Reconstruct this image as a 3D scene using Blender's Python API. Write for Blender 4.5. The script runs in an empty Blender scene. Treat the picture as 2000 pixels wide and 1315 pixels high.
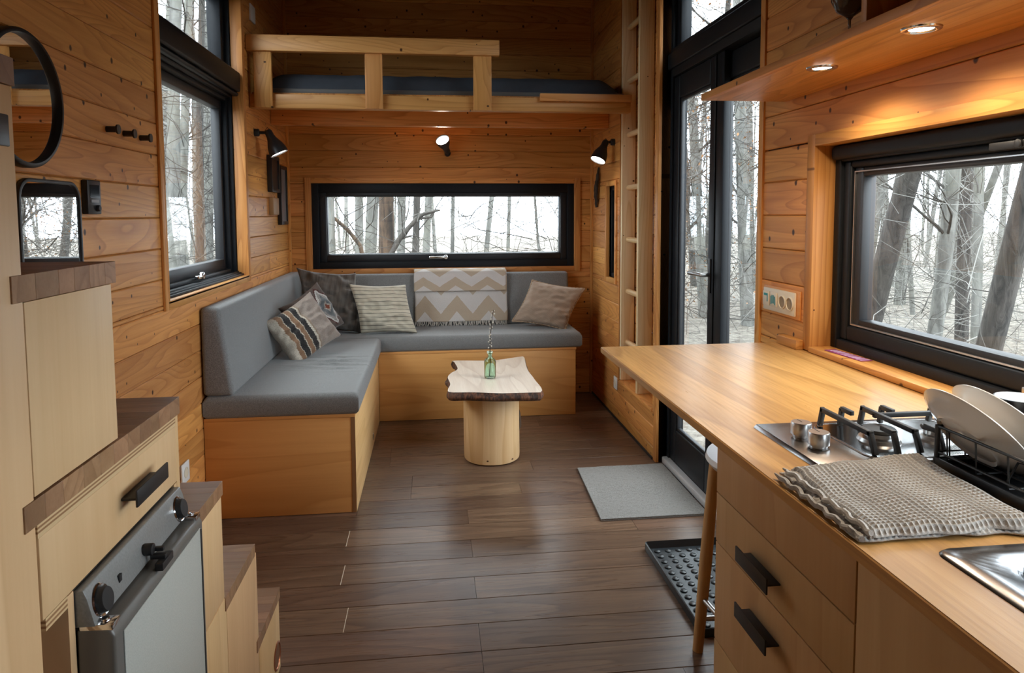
import bpy, bmesh, math, random
from mathutils import Vector, Matrix, noise as mnoise
random.seed(7)
C = bpy.context.scene
COL = C.collection
PI = math.pi

# ------------------------------------------------------------------ camera
F_PX, YAW, PITCH, ROLL, SY = 1350.0, 0.1154617, 0.0722937, -0.0044349, -141.372
cy_, sy_ = math.cos(YAW), math.sin(YAW); cp_, sp_ = math.cos(PITCH), math.sin(PITCH)
fw = Vector((sy_*cp_, cy_*cp_, -sp_)); rt = Vector((cy_, -sy_, 0)); up = rt.cross(fw)
rt, up = math.cos(ROLL)*rt + math.sin(ROLL)*up, -math.sin(ROLL)*rt + math.cos(ROLL)*up
cam = bpy.data.cameras.new('camera'); co = bpy.data.objects.new('camera', cam); COL.objects.link(co)
M = Matrix((rt, up, -fw)).transposed().to_4x4(); M.translation = Vector((0, 0, 1.3)); co.matrix_world = M
cam.sensor_fit = 'HORIZONTAL'; cam.sensor_width = 36; cam.lens = F_PX/2000*36
cam.shift_x = 0.0; cam.shift_y = SY/2000; cam.clip_start = 0.02; cam.clip_end = 300
C.camera = co

# ------------------------------------------------------------------ sky, daylight, exposure
SKY = 8.5
w = bpy.data.worlds.new('overcast_sky'); C.world = w; w.use_nodes = True
wn = w.node_tree; wn.nodes.clear()
wo = wn.nodes.new('ShaderNodeOutputWorld'); bg = wn.nodes.new('ShaderNodeBackground')
tc = wn.nodes.new('ShaderNodeTexCoord'); sx = wn.nodes.new('ShaderNodeSeparateXYZ')
rp = wn.nodes.new('ShaderNodeValToRGB')
rp.color_ramp.elements[0].position = 0.0; rp.color_ramp.elements[0].color = (.80, .87, 1.0, 1)
rp.color_ramp.elements[1].position = 0.8; rp.color_ramp.elements[1].color = (.90, .95, 1.0, 1)
wn.links.new(tc.outputs['Generated'], sx.inputs[0]); wn.links.new(sx.outputs[2], rp.inputs[0])
wn.links.new(rp.outputs[0], bg.inputs[0]); bg.inputs[1].default_value = SKY
wn.links.new(bg.outputs[0], wo.inputs[0])
C.view_settings.view_transform = 'Standard'; C.view_settings.look = 'None'
C.view_settings.gamma = 1; C.view_settings.use_curve_mapping = False
C.view_settings.exposure = 0.42
C.render.engine = 'CYCLES'
C.cycles.use_denoising = True
C.cycles.max_bounces = 10; C.cycles.diffuse_bounces = 6; C.cycles.glossy_bounces = 4
C.cycles.transparent_max_bounces = 16; C.cycles.transmission_bounces = 8
C.cycles.sample_clamp_indirect = 6.0
C.cycles.caustics_reflective = False; C.cycles.caustics_refractive = False

# light portals at the window openings (they emit nothing; they steer sky sampling)
def portal(cx, cy, cz, a, b, direction):
    l = bpy.data.lights.new('portal', 'AREA'); l.shape = 'RECTANGLE'; l.size = a; l.size_y = b
    l.cycles.is_portal = True
    o = bpy.data.objects.new('window_portal', l); COL.objects.link(o)
    o.location = (cx, cy, cz)
    o.rotation_euler = Vector(direction).to_track_quat('-Z', 'Y').to_euler()
portal(-1.20, 3.22, 1.72, 1.20, 1.55, (1, 0, 0))
portal(0.10, 5.12, 1.22, 1.95, .68, (0, -1, 0))
portal(1.36, .81, 1.19, 2.40, .70, (-1, 0, 0))
portal(1.36, 2.87, 1.23, 1.15, 2.50, (-1, 0, 0))

# ------------------------------------------------------------------ materials
MATS = {}
class NT:
    def __init__(s, name):
        m = bpy.data.materials.new(name); m.use_nodes = True; s.m = m; s.t = m.node_tree
        s.t.nodes.clear(); s.out = s.n('ShaderNodeOutputMaterial')
        MATS[name] = m
    def n(s, typ, **kw):
        nd = s.t.nodes.new(typ)
        for k, v in kw.items():
            if k.startswith('i_'): nd.inputs[int(k[2:])].default_value = v
            else: setattr(nd, k, v)
        return nd
    def l(s, a, b): s.t.links.new(a, b)
    def math(s, op, a, b=None, c=None):
        nd = s.n('ShaderNodeMath', operation=op)
        for i, x in enumerate((a, b, c)):
            if x is None: continue
            if isinstance(x, (int, float)): nd.inputs[i].default_value = x
            else: s.l(x, nd.inputs[i])
        return nd.outputs[0]
    def mix(s, f, a, b, blend='MIX'):
        nd = s.n('ShaderNodeMix', data_type='RGBA', blend_type=blend)
        for sock, x in ((nd.inputs[0], f), (nd.inputs[6], a), (nd.inputs[7], b)):
            if isinstance(x, (int, float)): sock.default_value = x
            elif isinstance(x, tuple): sock.default_value = (x[0], x[1], x[2], 1)
            else: s.l(x, sock)
        return nd.outputs[2]
    def ramp(s, f, stops, interp='LINEAR'):
        nd = s.n('ShaderNodeValToRGB'); cr = nd.color_ramp; cr.interpolation = interp
        while len(cr.elements) > 1: cr.elements.remove(cr.elements[-1])
        for i, (p, c) in enumerate(stops):
            e = cr.elements[0] if i == 0 else cr.elements.new(p)
            e.position = p; e.color = (c[0], c[1], c[2], 1) if isinstance(c, tuple) else (c, c, c, 1)
        s.l(f, nd.inputs[0]); return nd.outputs[0]
    def bsdf(s, color, rough=.5, metal=0., bump=None, bstr=.3, bdist=.002, spec=.5, **kw):
        b = s.n('ShaderNodeBsdfPrincipled')
        for k, x in (('Base Color', color), ('Roughness', rough), ('Metallic', metal), ('Specular IOR Level', spec)):
            if isinstance(x, tuple): b.inputs[k].default_value = (x[0], x[1], x[2], 1)
            elif isinstance(x, (int, float)): b.inputs[k].default_value = x
            else: s.l(x, b.inputs[k])
        for k, x in kw.items(): b.inputs[k.replace('_', ' ')].default_value = x
        if bump is not None:
            bn = s.n('ShaderNodeBump'); bn.inputs['Strength'].default_value = bstr; bn.inputs['Distance'].default_value = bdist
            s.l(bump, bn.inputs['Height']); s.l(bn.outputs[0], b.inputs['Normal'])
        s.l(b.outputs[0], s.out.inputs[0]); return b
    def objco(s, rnd=True):
        t = s.n('ShaderNodeTexCoord'); o = t.outputs['Object']
        if not rnd: return o, None
        oi = s.n('ShaderNodeObjectInfo'); cx = s.n('ShaderNodeCombineXYZ')
        for i, k in enumerate((37.3, 91.7, 53.1)): s.l(s.math('MULTIPLY', oi.outputs['Random'], k), cx.inputs[i])
        va = s.n('ShaderNodeVectorMath', operation='ADD'); s.l(o, va.inputs[0]); s.l(cx.outputs[0], va.inputs[1])
        return va.outputs[0], oi.outputs['Random']
    def scaled(s, v, sc):
        vm = s.n('ShaderNodeVectorMath', operation='MULTIPLY'); s.l(v, vm.inputs[0]); vm.inputs[1].default_value = sc
        return vm.outputs[0]
    def noise(s, v, scale=1., detail=4., rough=.5, dist=0.):
        nd = s.n('ShaderNodeTexNoise'); s.l(v, nd.inputs['Vector'])
        nd.inputs['Scale'].default_value = scale; nd.inputs['Detail'].default_value = detail
        nd.inputs['Roughness'].default_value = rough; nd.inputs['Distortion'].default_value = dist
        return nd.outputs[0]

def plain(name, col, rough=.5, metal=0., bumpscale=0, **kw):
    t = NT(name)
    if bumpscale:
        v, _ = t.objco(False); b = t.noise(v, bumpscale, 3)
        t.bsdf(t.mix(t.ramp(b, [(.3, 0.), (.7, 1.)]), tuple(c*.9 for c in col), tuple(min(1, c*1.08) for c in col)), rough, metal, b, .25, .001, **kw)
    else: t.bsdf(col, rough, metal, **kw)
    return t.m

def wood(name, axis, light, dark, knots=0.5, fibs=160., rough=.45, ring=26., var=.16, fine=.5, cross='z', bstr=.12, coat=0., spec=.35):
    """procedural timber: grain runs along axis; cross = the axis in the board's face that knots use"""
    t = NT(name); v, rnd = t.objco()
    def sc(al, ac): return tuple(al if 'xyz'[i] == axis else ac for i in range(3))
    low = t.noise(t.scaled(v, sc(.5, 4.5)), 1., 2., .45, .5)
    rings = t.math('FRACT', t.math('MULTIPLY', low, ring*.9))
    rings = t.ramp(rings, [(0., 0.), (.45, .12), (.8, .6), (.93, 1.), (1., 0.)])
    fib = t.noise(t.scaled(v, sc(6., fibs)), 1., 4., .6)
    streak = t.noise(t.scaled(v, sc(1.2, 30.)), 1., 3., .55)
    col = t.mix(rings, light, tuple(l*.28+d*.72 for l, d in zip(light, dark)))
    col = t.mix(t.math('MULTIPLY', t.ramp(streak, [(.35, 0.), (.7, 1.)]), .45), col, dark)
    col = t.mix(t.math('MULTIPLY', t.ramp(fib, [(.45, 0.), (.75, 1.)]), fine*.5), col, dark)
    if knots > 0:
        sp = t.n('ShaderNodeSeparateXYZ'); t.l(v, sp.inputs[0]); cx = t.n('ShaderNodeCombineXYZ')
        t.l(t.math('MULTIPLY', sp.outputs['xyz'.index(axis)], 1.25), cx.inputs[0]); t.l(sp.outputs['xyz'.index(cross)], cx.inputs[1])
        vo = t.n('ShaderNodeTexVoronoi', voronoi_dimensions='2D'); t.l(cx.outputs[0], vo.inputs['Vector']); vo.inputs['Scale'].default_value = 7.5
        sc_ = t.n('ShaderNodeSeparateColor'); t.l(vo.outputs['Color'], sc_.inputs[0])
        size = t.math('MULTIPLY', t.math('GREATER_THAN', sc_.outputs[0], 1-knots), t.math('ADD', t.math('MULTIPLY', sc_.outputs[1], .065), .024))
        d = t.math('DIVIDE', vo.outputs['Distance'], t.math('ADD', size, .0001))
        core = t.ramp(d, [(.55, 1.), (.95, 0.)]); halo = t.ramp(d, [(.8, .8), (2.6, 0.)])
        core = t.math('MULTIPLY', core, t.math('GREATER_THAN', size, .001)); halo = t.math('MULTIPLY', halo, t.math('GREATER_THAN', size, .001))
        col = t.mix(halo, col, tuple(d_*.8 for d_ in dark)); col = t.mix(core, col, (.055, .020, .007))
    hs = t.n('ShaderNodeHueSaturation'); t.l(col, hs.inputs['Color'])
    t.l(t.math('ADD', t.math('MULTIPLY', rnd, var*2), 1-var), hs.inputs['Value'])
    r2 = t.math('FRACT', t.math('MULTIPLY', rnd, 7.13))
    t.l(t.math('ADD', t.math('MULTIPLY', r2, .010), .497), hs.inputs['Hue'])
    t.bsdf(hs.outputs[0], t.math('ADD', t.math('MULTIPLY', fib, .2), rough-.1), 0, fib, bstr, .001, spec=spec, Coat_Weight=coat)
    return t.m

PL, PD = (.70, .318, .092), (.42, .150, .034)
pine_y = wood('pine_along_y', 'y', PL, PD, .62)
pine_x = wood('pine_along_x', 'x', PL, PD, .62)
pine_z = wood('pine_along_z', 'z', PL, PD, .25, cross='x')
pine_beam = wood('pine_beam_light', 'x', (.68, .335, .115), (.44, .175, .045), .4, var=.06)
pine_post = wood('pine_post_light', 'z', (.68, .335, .115), (.44, .175, .045), .4, cross='x', var=.06)
spruce_z = wood('ladder_spruce', 'z', (.84, .66, .42), (.66, .44, .22), .3, cross='x', var=.05)
spruce_y = wood('ladder_rung_beech', 'y', (.74, .50, .26), (.56, .33, .15), 0, var=.05)
ceil_m = wood('loft_dimming_ceiling', 'y', (.20, .10, .045), (.10, .045, .02), .3)  # unseen ceiling, coloured dark to cut bounce light in the loft
ply = wood('birch_plywood', 'z', (.74, .50, .275), (.62, .385, .19), 0, rough=.5, ring=5, var=.03, fine=.35, bstr=.05)
plyx = wood('birch_plywood_bench', 'x', (.74, .36, .125), (.60, .26, .075), 0, rough=.45, ring=7, var=.04, fine=.4, bstr=.05)
plyy = wood('birch_plywood_side', 'y', (.74, .46, .215), (.60, .34, .135), 0, rough=.42, ring=6, var=.04, fine=.4, bstr=.05)
kitply = wood('kitchen_veneer', 'z', (.60, .37, .175), (.51, .29, .125), 0, rough=.48, ring=5, var=.02, fine=.5, bstr=.05)
acacia = wood('dark_stave_timber', 'x', (.38, .215, .115), (.23, .115, .055), 0, rough=.4, ring=12, var=.22, fine=.6, bstr=.08)
oak = wood('oak_worktop', 'y', (.62, .33, .115), (.34, .155, .045), 0, fibs=120., rough=.32, ring=5, var=.0, fine=1.3, bstr=.22)
oak.node_tree.nodes['Principled BSDF'].inputs['Specular IOR Level'].default_value = .6
floor_m = wood('dark_laminate_floor', 'x', (.180, .105, .068), (.070, .038, .025), 0, rough=.30, ring=18, var=.22, fine=1.0, bstr=.18)
log_m = wood('peeled_log', 'z', (.72, .50, .27), (.55, .32, .13), .2, cross='x', rough=.5, ring=6, var=.0, fine=.5)
slab_m = wood('pale_slab_top', 'y', (.80, .66, .52), (.60, .44, .32), 0, cross='x', rough=.42, ring=9, var=.0, fine=.5)
cut_edge = plain('plywood_edge_dark', (.30, .15, .06), .6)
plyedge = plain('plywood_edge_light', (.66, .47, .25), .6)

def make_bark(name, c1, c2, sc=9.):
    t = NT(name); v, rnd = t.objco()
    a = t.noise(t.scaled(v, (sc*2.2, sc*2.2, sc*.5)), 1., 5., .6, .8); b = t.noise(v, 1.6, 2.)
    col = t.mix(t.ramp(a, [(.35, 0.), (.62, 1.)]), c1, c2)
    col = t.mix(t.math('MULTIPLY', t.ramp(b, [(.45, 0.), (.65, 1.)]), .3), col, tuple(c*.9 for c in c2[:2])+(c2[2]*.7,))
    t.bsdf(col, .9, 0, a, .8, .02); return t.m
bark_grey = make_bark('grey_beech_bark', (.08, .077, .070), (.175, .17, .155), 5)  # grey lifted to suggest haze over the trees
bark_dark = make_bark('dark_rough_bark', (.018, .016, .014), (.065, .056, .050), 9)
bark_brown = make_bark('brown_ridged_bark', (.010, .007, .005), (.085, .052, .032), 7)
t = NT('slab_bark'); v, _ = t.objco(False); a_ = t.noise(t.scaled(v, (60., 60., 18.)), 1., 5., .6, .5); t.bsdf(t.mix(t.ramp(a_, [(.4, 0.), (.68, 1.)]), (.030, .014, .009), (.20, .075, .035)), .7, 0, a_, .7, .006); slab_bark = t.m
twig_m = plain('twig_bark', (.05, .044, .038), .9)
twig_pale = plain('hazed_twig_bark', (.17, .163, .15), .9)  # paler copy of the twig colour, with outdoor haze mixed in
leaf_m = plain('dead_beech_leaf', (.32, .15, .06), .8)
t = NT('leaf_litter_ground'); v, _ = t.objco(False)
g1 = t.noise(v, 9., 8., .7); g2 = t.noise(v, .5, 3.)
t.bsdf(t.mix(t.ramp(g1, [(.38, 0.), (.62, 1.)]), (.06, .045, .033), t.mix(g2, (.20, .17, .135), (.26, .24, .21))), .95, 0, g1, .8, .05)
ground_m = t.m

alu = plain('anthracite_frame', (.010, .0115, .014), .45, bumpscale=60, spec=.22)
alu_in = plain('black_frame_inner', (.010, .010, .012), .45)
rubber = plain('black_rubber', (.012, .012, .013), .55)
black = plain('black_powder_coat', (.014, .014, .015), .42)
black_iron = plain('cast_iron_black', (.012, .012, .013), .5, bumpscale=120)
chrome = plain('chrome', (.75, .75, .76), .14, 1.)
satin = plain('satin_metal', (.55, .55, .55), .32, 1.)
steel = plain('brushed_steel', (.34, .32, .31), .25, 1.)
copper = plain('copper_ring', (.55, .24, .14), .3, 1.)
white_pl = plain('white_plastic', (.78, .77, .74), .4)
cream_pl = plain('cream_plastic', (.72, .64, .50), .4)
teal = plain('teal_pattern', (.02, .30, .32), .5)
violet = plain('violet_print', (.28, .05, .16), .6)
violet2 = plain('pale_violet_print', (.65, .55, .72), .6)
dark_gap = plain('dark_backing', (.035, .016, .008), .9)
shell_m = plain('outer_shell', (.06, .05, .045), .8)
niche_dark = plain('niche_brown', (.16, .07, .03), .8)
fr_body = plain('fridge_charcoal', (.055, .048, .04), .42)
fr_panel = plain('fridge_panel_grey', (.21, .215, .21), .35, bumpscale=300)
fr_door = plain('fridge_door_white', (.42, .44, .41), .4, bumpscale=500)
fr_edge = plain('fridge_trim', (.12, .115, .105), .33)
ceramic = plain('white_ceramic', (.66, .62, .57), .12)
mug_black = plain('black_enamel', (.012, .012, .013), .2)
mug_white = plain('white_enamel', (.85, .86, .88), .2)
seat_white = plain('white_seat', (.82, .82, .82), .35)
stool_wood = wood('stool_beech', 'z', (.60, .37, .17), (.45, .24, .09), 0, ring=6, var=.02)
tray_m = plain('black_boot_tray', (.022, .027, .031), .3, bumpscale=200)
frame_black = plain('picture_frame_black', (.014, .012, .012), .35)
art_m = plain('dark_picture', (.10, .06, .05), .35)
brass_m = plain('brown_wood_box', (.34, .20, .09), .5)
bed_m = plain('slate_mattress', (.045, .052, .064), .85, bumpscale=18)
bed_base = plain('grey_bed_base', (.10, .09, .08), .6)
dry_m = plain('dried_plant', (.035, .022, .014), .9)
art2 = plain('grey_picture', (.16, .17, .18), .3)

t = NT('window_pane'); tr = t.n('ShaderNodeBsdfTransparent'); tr.inputs[0].default_value = (.93, .96, .95, 1)
gl = t.n('ShaderNodeBsdfGlossy'); gl.inputs['Roughness'].default_value = .0
lw_ = t.n('ShaderNodeLayerWeight'); lw_.inputs[0].default_value = .5; mx = t.n('ShaderNodeMixShader')
fr_ = t.math('ADD', t.math('MULTIPLY', t.math('POWER', lw_.outputs['Facing'], 5.), .95), .045)   # Schlick reflectance, same on both faces
t.l(fr_, mx.inputs[0]); t.l(tr.outputs[0], mx.inputs[1]); t.l(gl.outputs[0], mx.inputs[2]); t.l(mx.outputs[0], t.out.inputs[0])
pane_m = t.m
t = NT('bottle_glass'); b = t.bsdf((.72, .93, .80), .02, 0); b.inputs['Transmission Weight'].default_value = 1.; b.inputs['IOR'].default_value = 1.3
bottle_m = t.m
t = NT('smoked_glass'); b = t.bsdf((.25, .22, .20), .03, 0); b.inputs['Transmission Weight'].default_value = .8; b.inputs['IOR'].default_value = 1.45
smoke_m = t.m
mirror_m = plain('mirror_silver', (.92, .92, .92), .01, 1.)
def emis(name, col, st):
    t = NT(name); e = t.n('ShaderNodeEmission'); e.inputs[0].default_value = (*col, 1); e.inputs[1].default_value = st
    t.l(e.outputs[0], t.out.inputs[0]); return t.m
bulb = emis('lamp_bulb', (1., .93, .84), 14.)
led = emis('downlight_led', (1., .90, .76), 22.)

def fabric(name, c1, c2, scale=900., bstr=.5, big=.12, rough=.95):
    t = NT(name); v, _ = t.objco(False)
    a = t.noise(v, scale, 2., .6); g = t.noise(v, 3., 3.)
    col = t.mix(t.ramp(a, [(.35, 0.), (.65, 1.)]), c1, c2)
    col = t.mix(t.math('MULTIPLY', g, big), col, tuple(c*.5 for c in c1))
    b = t.bsdf(col, rough, 0, a, bstr, .002, spec=.25); b.inputs['Sheen Weight'].default_value = .25
    return t.m
sofa_m = fabric('grey_wool_fabric', (.115, .115, .113), (.325, .327, .325), 650.)
mat_m = fabric('grey_door_mat', (.08, .073, .068), (.34, .32, .30), 420., 1., .1)
towel_m = fabric('waffle_cotton', (.37, .35, .33), (.54, .52, .49), 900., .4)

def uvmat(name, build, rough=.95, bstr=.4):
    t = NT(name); tcn = t.n('ShaderNodeTexCoord'); sp = t.n('ShaderNodeSeparateXYZ'); t.l(tcn.outputs['UV'], sp.inputs[0])
    col, bump = build(t, sp.outputs[0], sp.outputs[1], tcn.outputs['Object'])
    b = t.bsdf(col, rough, 0, bump, bstr, .003, spec=.2); b.inputs['Sheen Weight'].default_value = .2
    return t.m
def p_striped(t, u, v, o):
    zz = t.math('MULTIPLY', t.math('PINGPONG', t.math('MULTIPLY', v, 22.), .5), .02)
    uu = t.math('ADD', u, zz)
    cr, tn, bk, kn = (.60, .53, .43), (.27, .15, .085), (.018, .02, .022), (.33, .27, .23)
    c = t.ramp(uu, [(0., cr), (.15, tn), (.225, cr), (.235, bk), (.33, cr), (.345, tn), (.42, cr), (.43, bk), (.51, cr), (.54, (.30, .22, .16)), (.57, kn)], 'CONSTANT')
    n = t.noise(o, 260., 2.); w_ = t.math('SINE', t.math('MULTIPLY', v, 330.))
    c = t.mix(t.math('MULTIPLY', t.ramp(n, [(.4, 0.), (.6, 1.)]), .35), c, (.12, .09, .075))
    return c, t.math('ADD', n, t.math('MULTIPLY', w_, .3))
def p_kilim(t, u, v, o):
    base = (.115, .085, .072)
    tri = t.math('PINGPONG', t.math('MULTIPLY', v, 1.), .5)
    d = t.math('ADD', t.math('ABSOLUTE', t.math('SUBTRACT', v, .5)), t.math('MULTIPLY', t.math('ABSOLUTE', t.math('SUBTRACT', u, .78)), 1.6))
    stp = t.math('ADD', d, t.math('MULTIPLY', t.math('PINGPONG', t.math('MULTIPLY', v, 26.), .5), .04))
    c = t.ramp(stp, [(0., (.20, .055, .03)), (.08, (.42, .37, .32)), (.13, (.14, .15, .155)), (.28, (.30, .28, .26)), (.36, (.55, .53, .50)), (.42, (.085, .03, .025)), (.48, base)], 'CONSTANT')
    n = t.noise(o, 220., 2.)
    return t.mix(t.math('MULTIPLY', n, .35), c, (.03, .022, .02)), n
def p_taupe(t, u, v, o):
    n = t.noise(t.scaled(o, (60., 8., 14.)), 1., 4.); f = t.noise(o, 500., 2.)
    return t.mix(t.ramp(n, [(.3, 0.), (.7, 1.)]), (.085, .070, .060), (.15, .13, .112)), t.math('ADD', n, t.math('MULTIPLY', f, .3))
def p_lines(t, u, v, o):
    s_ = t.math('FRACT', t.math('ADD', t.math('MULTIPLY', v, 13.), t.math('MULTIPLY', t.math('SINE', t.math('MULTIPLY', u, 5.)), .18)))
    ln = t.math('LESS_THAN', s_, .13); n = t.noise(o, 400., 2.)
    c = t.mix(t.math('MULTIPLY', n, .5), (.62, .56, .44), (.42, .37, .28))
    return t.mix(ln, c, (.10, .09, .075)), n
def p_check(t, u, v, o):
    a = t.math('SINE', t.math('MULTIPLY', t.math('ADD', u, v), 190.)); b = t.math('SINE', t.math('MULTIPLY', t.math('SUBTRACT', u, v), 190.))
    m = t.math('MULTIPLY', a, b); return t.mix(t.ramp(m, [(.3, 0.), (.55, 1.)]), (.43, .32, .24), (.27, .19, .14)), m
def p_chevron(t, u, v, o):
    tri = t.math('MULTIPLY', t.math('PINGPONG', t.math('ADD', t.math('MULTIPLY', u, 2.9), .2), .5), .62)
    s_ = t.math('FRACT', t.math('MULTIPLY', t.math('ADD', v, tri), 1.75)); n = t.noise(o, 60., 3.)
    k = t.math('GREATER_THAN', t.math('ADD', s_, t.math('MULTIPLY', n, .05)), .56)
    return t.mix(k, (.60, .56, .53), (.47, .375, .28)), t.noise(o, 300., 2.)
m_striped = uvmat('striped_knit', p_striped); m_kilim = uvmat('kilim_weave', p_kilim); m_taupe = uvmat('taupe_linen', p_taupe, bstr=.7)
m_lines = uvmat('cream_pinstripe', p_lines); m_check = uvmat('beige_micro_check', p_check); m_chev = uvmat('chevron_blanket', p_chevron)
fringe_m = plain('fringe_cotton', (.50, .46, .41), .9); beige_tr = plain('beige_trim', (.42, .29, .19), .9)

# ------------------------------------------------------------------ mesh helpers
class MB:
    def __init__(s): s.v = []; s.f = []; s.uv = None
    def add(s, vs, fs):
        b = len(s.v); s.v += [tuple(x) for x in vs]; s.f += [tuple(b+i for i in f) for f in fs]; return s
    def box(s, x0, x1, y0, y1, z0, z1):
        if x0 > x1: x0, x1 = x1, x0
        if y0 > y1: y0, y1 = y1, y0
        if z0 > z1: z0, z1 = z1, z0
        return s.add([(x0,y0,z0),(x1,y0,z0),(x1,y1,z0),(x0,y1,z0),(x0,y0,z1),(x1,y0,z1),(x1,y1,z1),(x0,y1,z1)],
                     [(0,3,2,1),(4,5,6,7),(0,1,5,4),(1,2,6,5),(2,3,7,6),(3,0,4,7)])
    def prism(s, pts, axis, a0, a1):
        """pts: 2D outline in the two remaining axes (order x,y,z without axis); extruded from a0 to a1"""
        k = 'xyz'.index(axis); n = len(pts); vs = []
        for a in (a0, a1):
            for p in pts:
                q = list(p); q.insert(k, a); vs.append(tuple(q))
        fs = [tuple(range(n))[::-1], tuple(range(n, 2*n))] + [(i, (i+1) % n, n+(i+1) % n, n+i) for i in range(n)]
        return s.add(vs, fs)
    def tube(s, pts, r, n=8, cap=True):
        pts = [Vector(p) for p in pts]; rs = r if isinstance(r, (list, tuple)) else [r]*len(pts)
        d = (pts[-1]-pts[0]); ref = Vector((0, 0, 1)) if abs(d.normalized().z if d.length else 0) < .9 else Vector((1, 0, 0))
        base = len(s.v); prev = None
        for i, p in enumerate(pts):
            a = pts[min(i+1, len(pts)-1)]-pts[max(i-1, 0)]
            if a.length < 1e-9: a = Vector((0, 0, 1))
            a.normalize()
            if prev is None: u = a.cross(ref).normalized()
            else:
                u = prev-a*prev.dot(a)
                u = u.normalized() if u.length > 1e-6 else a.cross(ref).normalized()
            prev = u; w_ = a.cross(u)
            for k in range(n):
                t_ = 2*PI*k/n; s.v.append(tuple(p+(u*math.cos(t_)+w_*math.sin(t_))*rs[i]))
        for i in range(len(pts)-1):
            for k in range(n):
                a = base+i*n+k; b = base+i*n+(k+1) % n; s.f.append((a, b, b+n, a+n))
        if cap:
            s.f.append(tuple(base+k for k in range(n))[::-1]); e = base+(len(pts)-1)*n; s.f.append(tuple(e+k for k in range(n)))
        return s
    def cyl(s, c, r, h, axis='z', n=24, r2=None):
        d = {'x': (1, 0, 0), 'y': (0, 1, 0), 'z': (0, 0, 1)}[axis] if isinstance(axis, str) else axis
        d = Vector(d).normalized(); c = Vector(c); return s.tube([c, c+d*h], [r, r if r2 is None else r2], n)
    def lathe(s, c, prof, n=28, axis=(0, 0, 1)):
        """prof: list of (radius, height) along axis"""
        ax = Vector(axis).normalized(); ref = Vector((1, 0, 0)) if abs(ax.x) < .9 else Vector((0, 1, 0))
        u = ax.cross(ref).normalized(); w_ = ax.cross(u); c = Vector(c); base = len(s.v)
        for r, h in prof:
            for k in range(n):
                t_ = 2*PI*k/n; s.v.append(tuple(c+ax*h+(u*math.cos(t_)+w_*math.sin(t_))*r))
        for i in range(len(prof)-1):
            for k in range(n):
                a = base+i*n+k; b = base+i*n+(k+1) % n; s.f.append((a, b, b+n, a+n))
        return s
    def grid(s, nu, nv, fn, uvfn=None):
        base = len(s.v); uv = []
        for j in range(nv+1):
            for i in range(nu+1):
                s.v.append(tuple(fn(i/nu, j/nv))); uv.append((i/nu, j/nv))
        for j in range(nv):
            for i in range(nu):
                a = base+j*(nu+1)+i; s.f.append((a, a+1, a+nu+2, a+nu+1))
        s.uv = (s.uv or []) + uv
        return s

def link(name, me, mat, parent=None, kind=None):
    o = bpy.data.objects.new(name, me); COL.objects.link(o)
    if mat is not None and not me.materials: me.materials.append(mat)
    if parent is not None: o.parent = parent
    if kind: o['kind'] = kind
    return o
def obj(name, mb, mat, parent=None, bevel=0, smooth=False, kind=None, label=None, local=False, seg=2, sub=0, solid=0):
    me = bpy.data.meshes.new(name)
    off = Vector((0, 0, 0))
    if parent is not None and not local:
        p = parent
        while p is not None: off += p.location; p = p.parent
    me.from_pydata([tuple(Vector(v)-off) for v in mb.v], [], mb.f); me.update()
    if mb.uv and len(mb.uv) == len(mb.v):
        ul = me.uv_layers.new(name='UVMap')
        for lp in me.loops: ul.data[lp.index].uv = mb.uv[lp.vertex_index]
    bm = bmesh.new(); bm.from_mesh(me)
    bmesh.ops.recalc_face_normals(bm, faces=bm.faces)
    if bevel:
        es = [e for e in bm.edges if len(e.link_faces) == 2 and e.calc_face_angle(0) > .5]
        bmesh.ops.bevel(bm, geom=es, offset=bevel, segments=seg, profile=.5, affect='EDGES', clamp_overlap=True)
    bm.to_mesh(me); bm.free()
    if smooth or bevel:
        me.shade_smooth()
        me.set_sharp_from_angle(angle=math.radians(38 if not smooth else 50))
    o = link(name, me, mat, parent, kind)
    if solid:
        m = o.modifiers.new('thickness', 'SOLIDIFY'); m.thickness = solid; m.offset = 0
    if sub:
        m = o.modifiers.new('subd', 'SUBSURF'); m.levels = sub; m.render_levels = sub
    if label: o['label'] = label
    return o
def thing(name, label, cat, loc=(0, 0, 0), group=None):
    o = bpy.data.objects.new(name, None); COL.objects.link(o); o.location = loc; o.empty_display_size = .05
    o['label'] = label; o['category'] = cat
    if group: o['group'] = group
    return o
def tag(o, label, cat, group=None):
    o['label'] = label; o['category'] = cat
    if group: o['group'] = group
    return o
def struct(name, label=None, cat=None, loc=(0, 0, 0)):
    o = bpy.data.objects.new(name, None); COL.objects.link(o); o.location = loc; o['kind'] = 'structure'; o.empty_display_size = .05
    if label: o['label'] = label; o['category'] = cat
    return o
def sobj(name, mb, mat, label, cat, **kw):
    o = obj(name, mb, mat, **kw); o['kind'] = 'structure'; o['label'] = label; o['category'] = cat; return o

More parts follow.
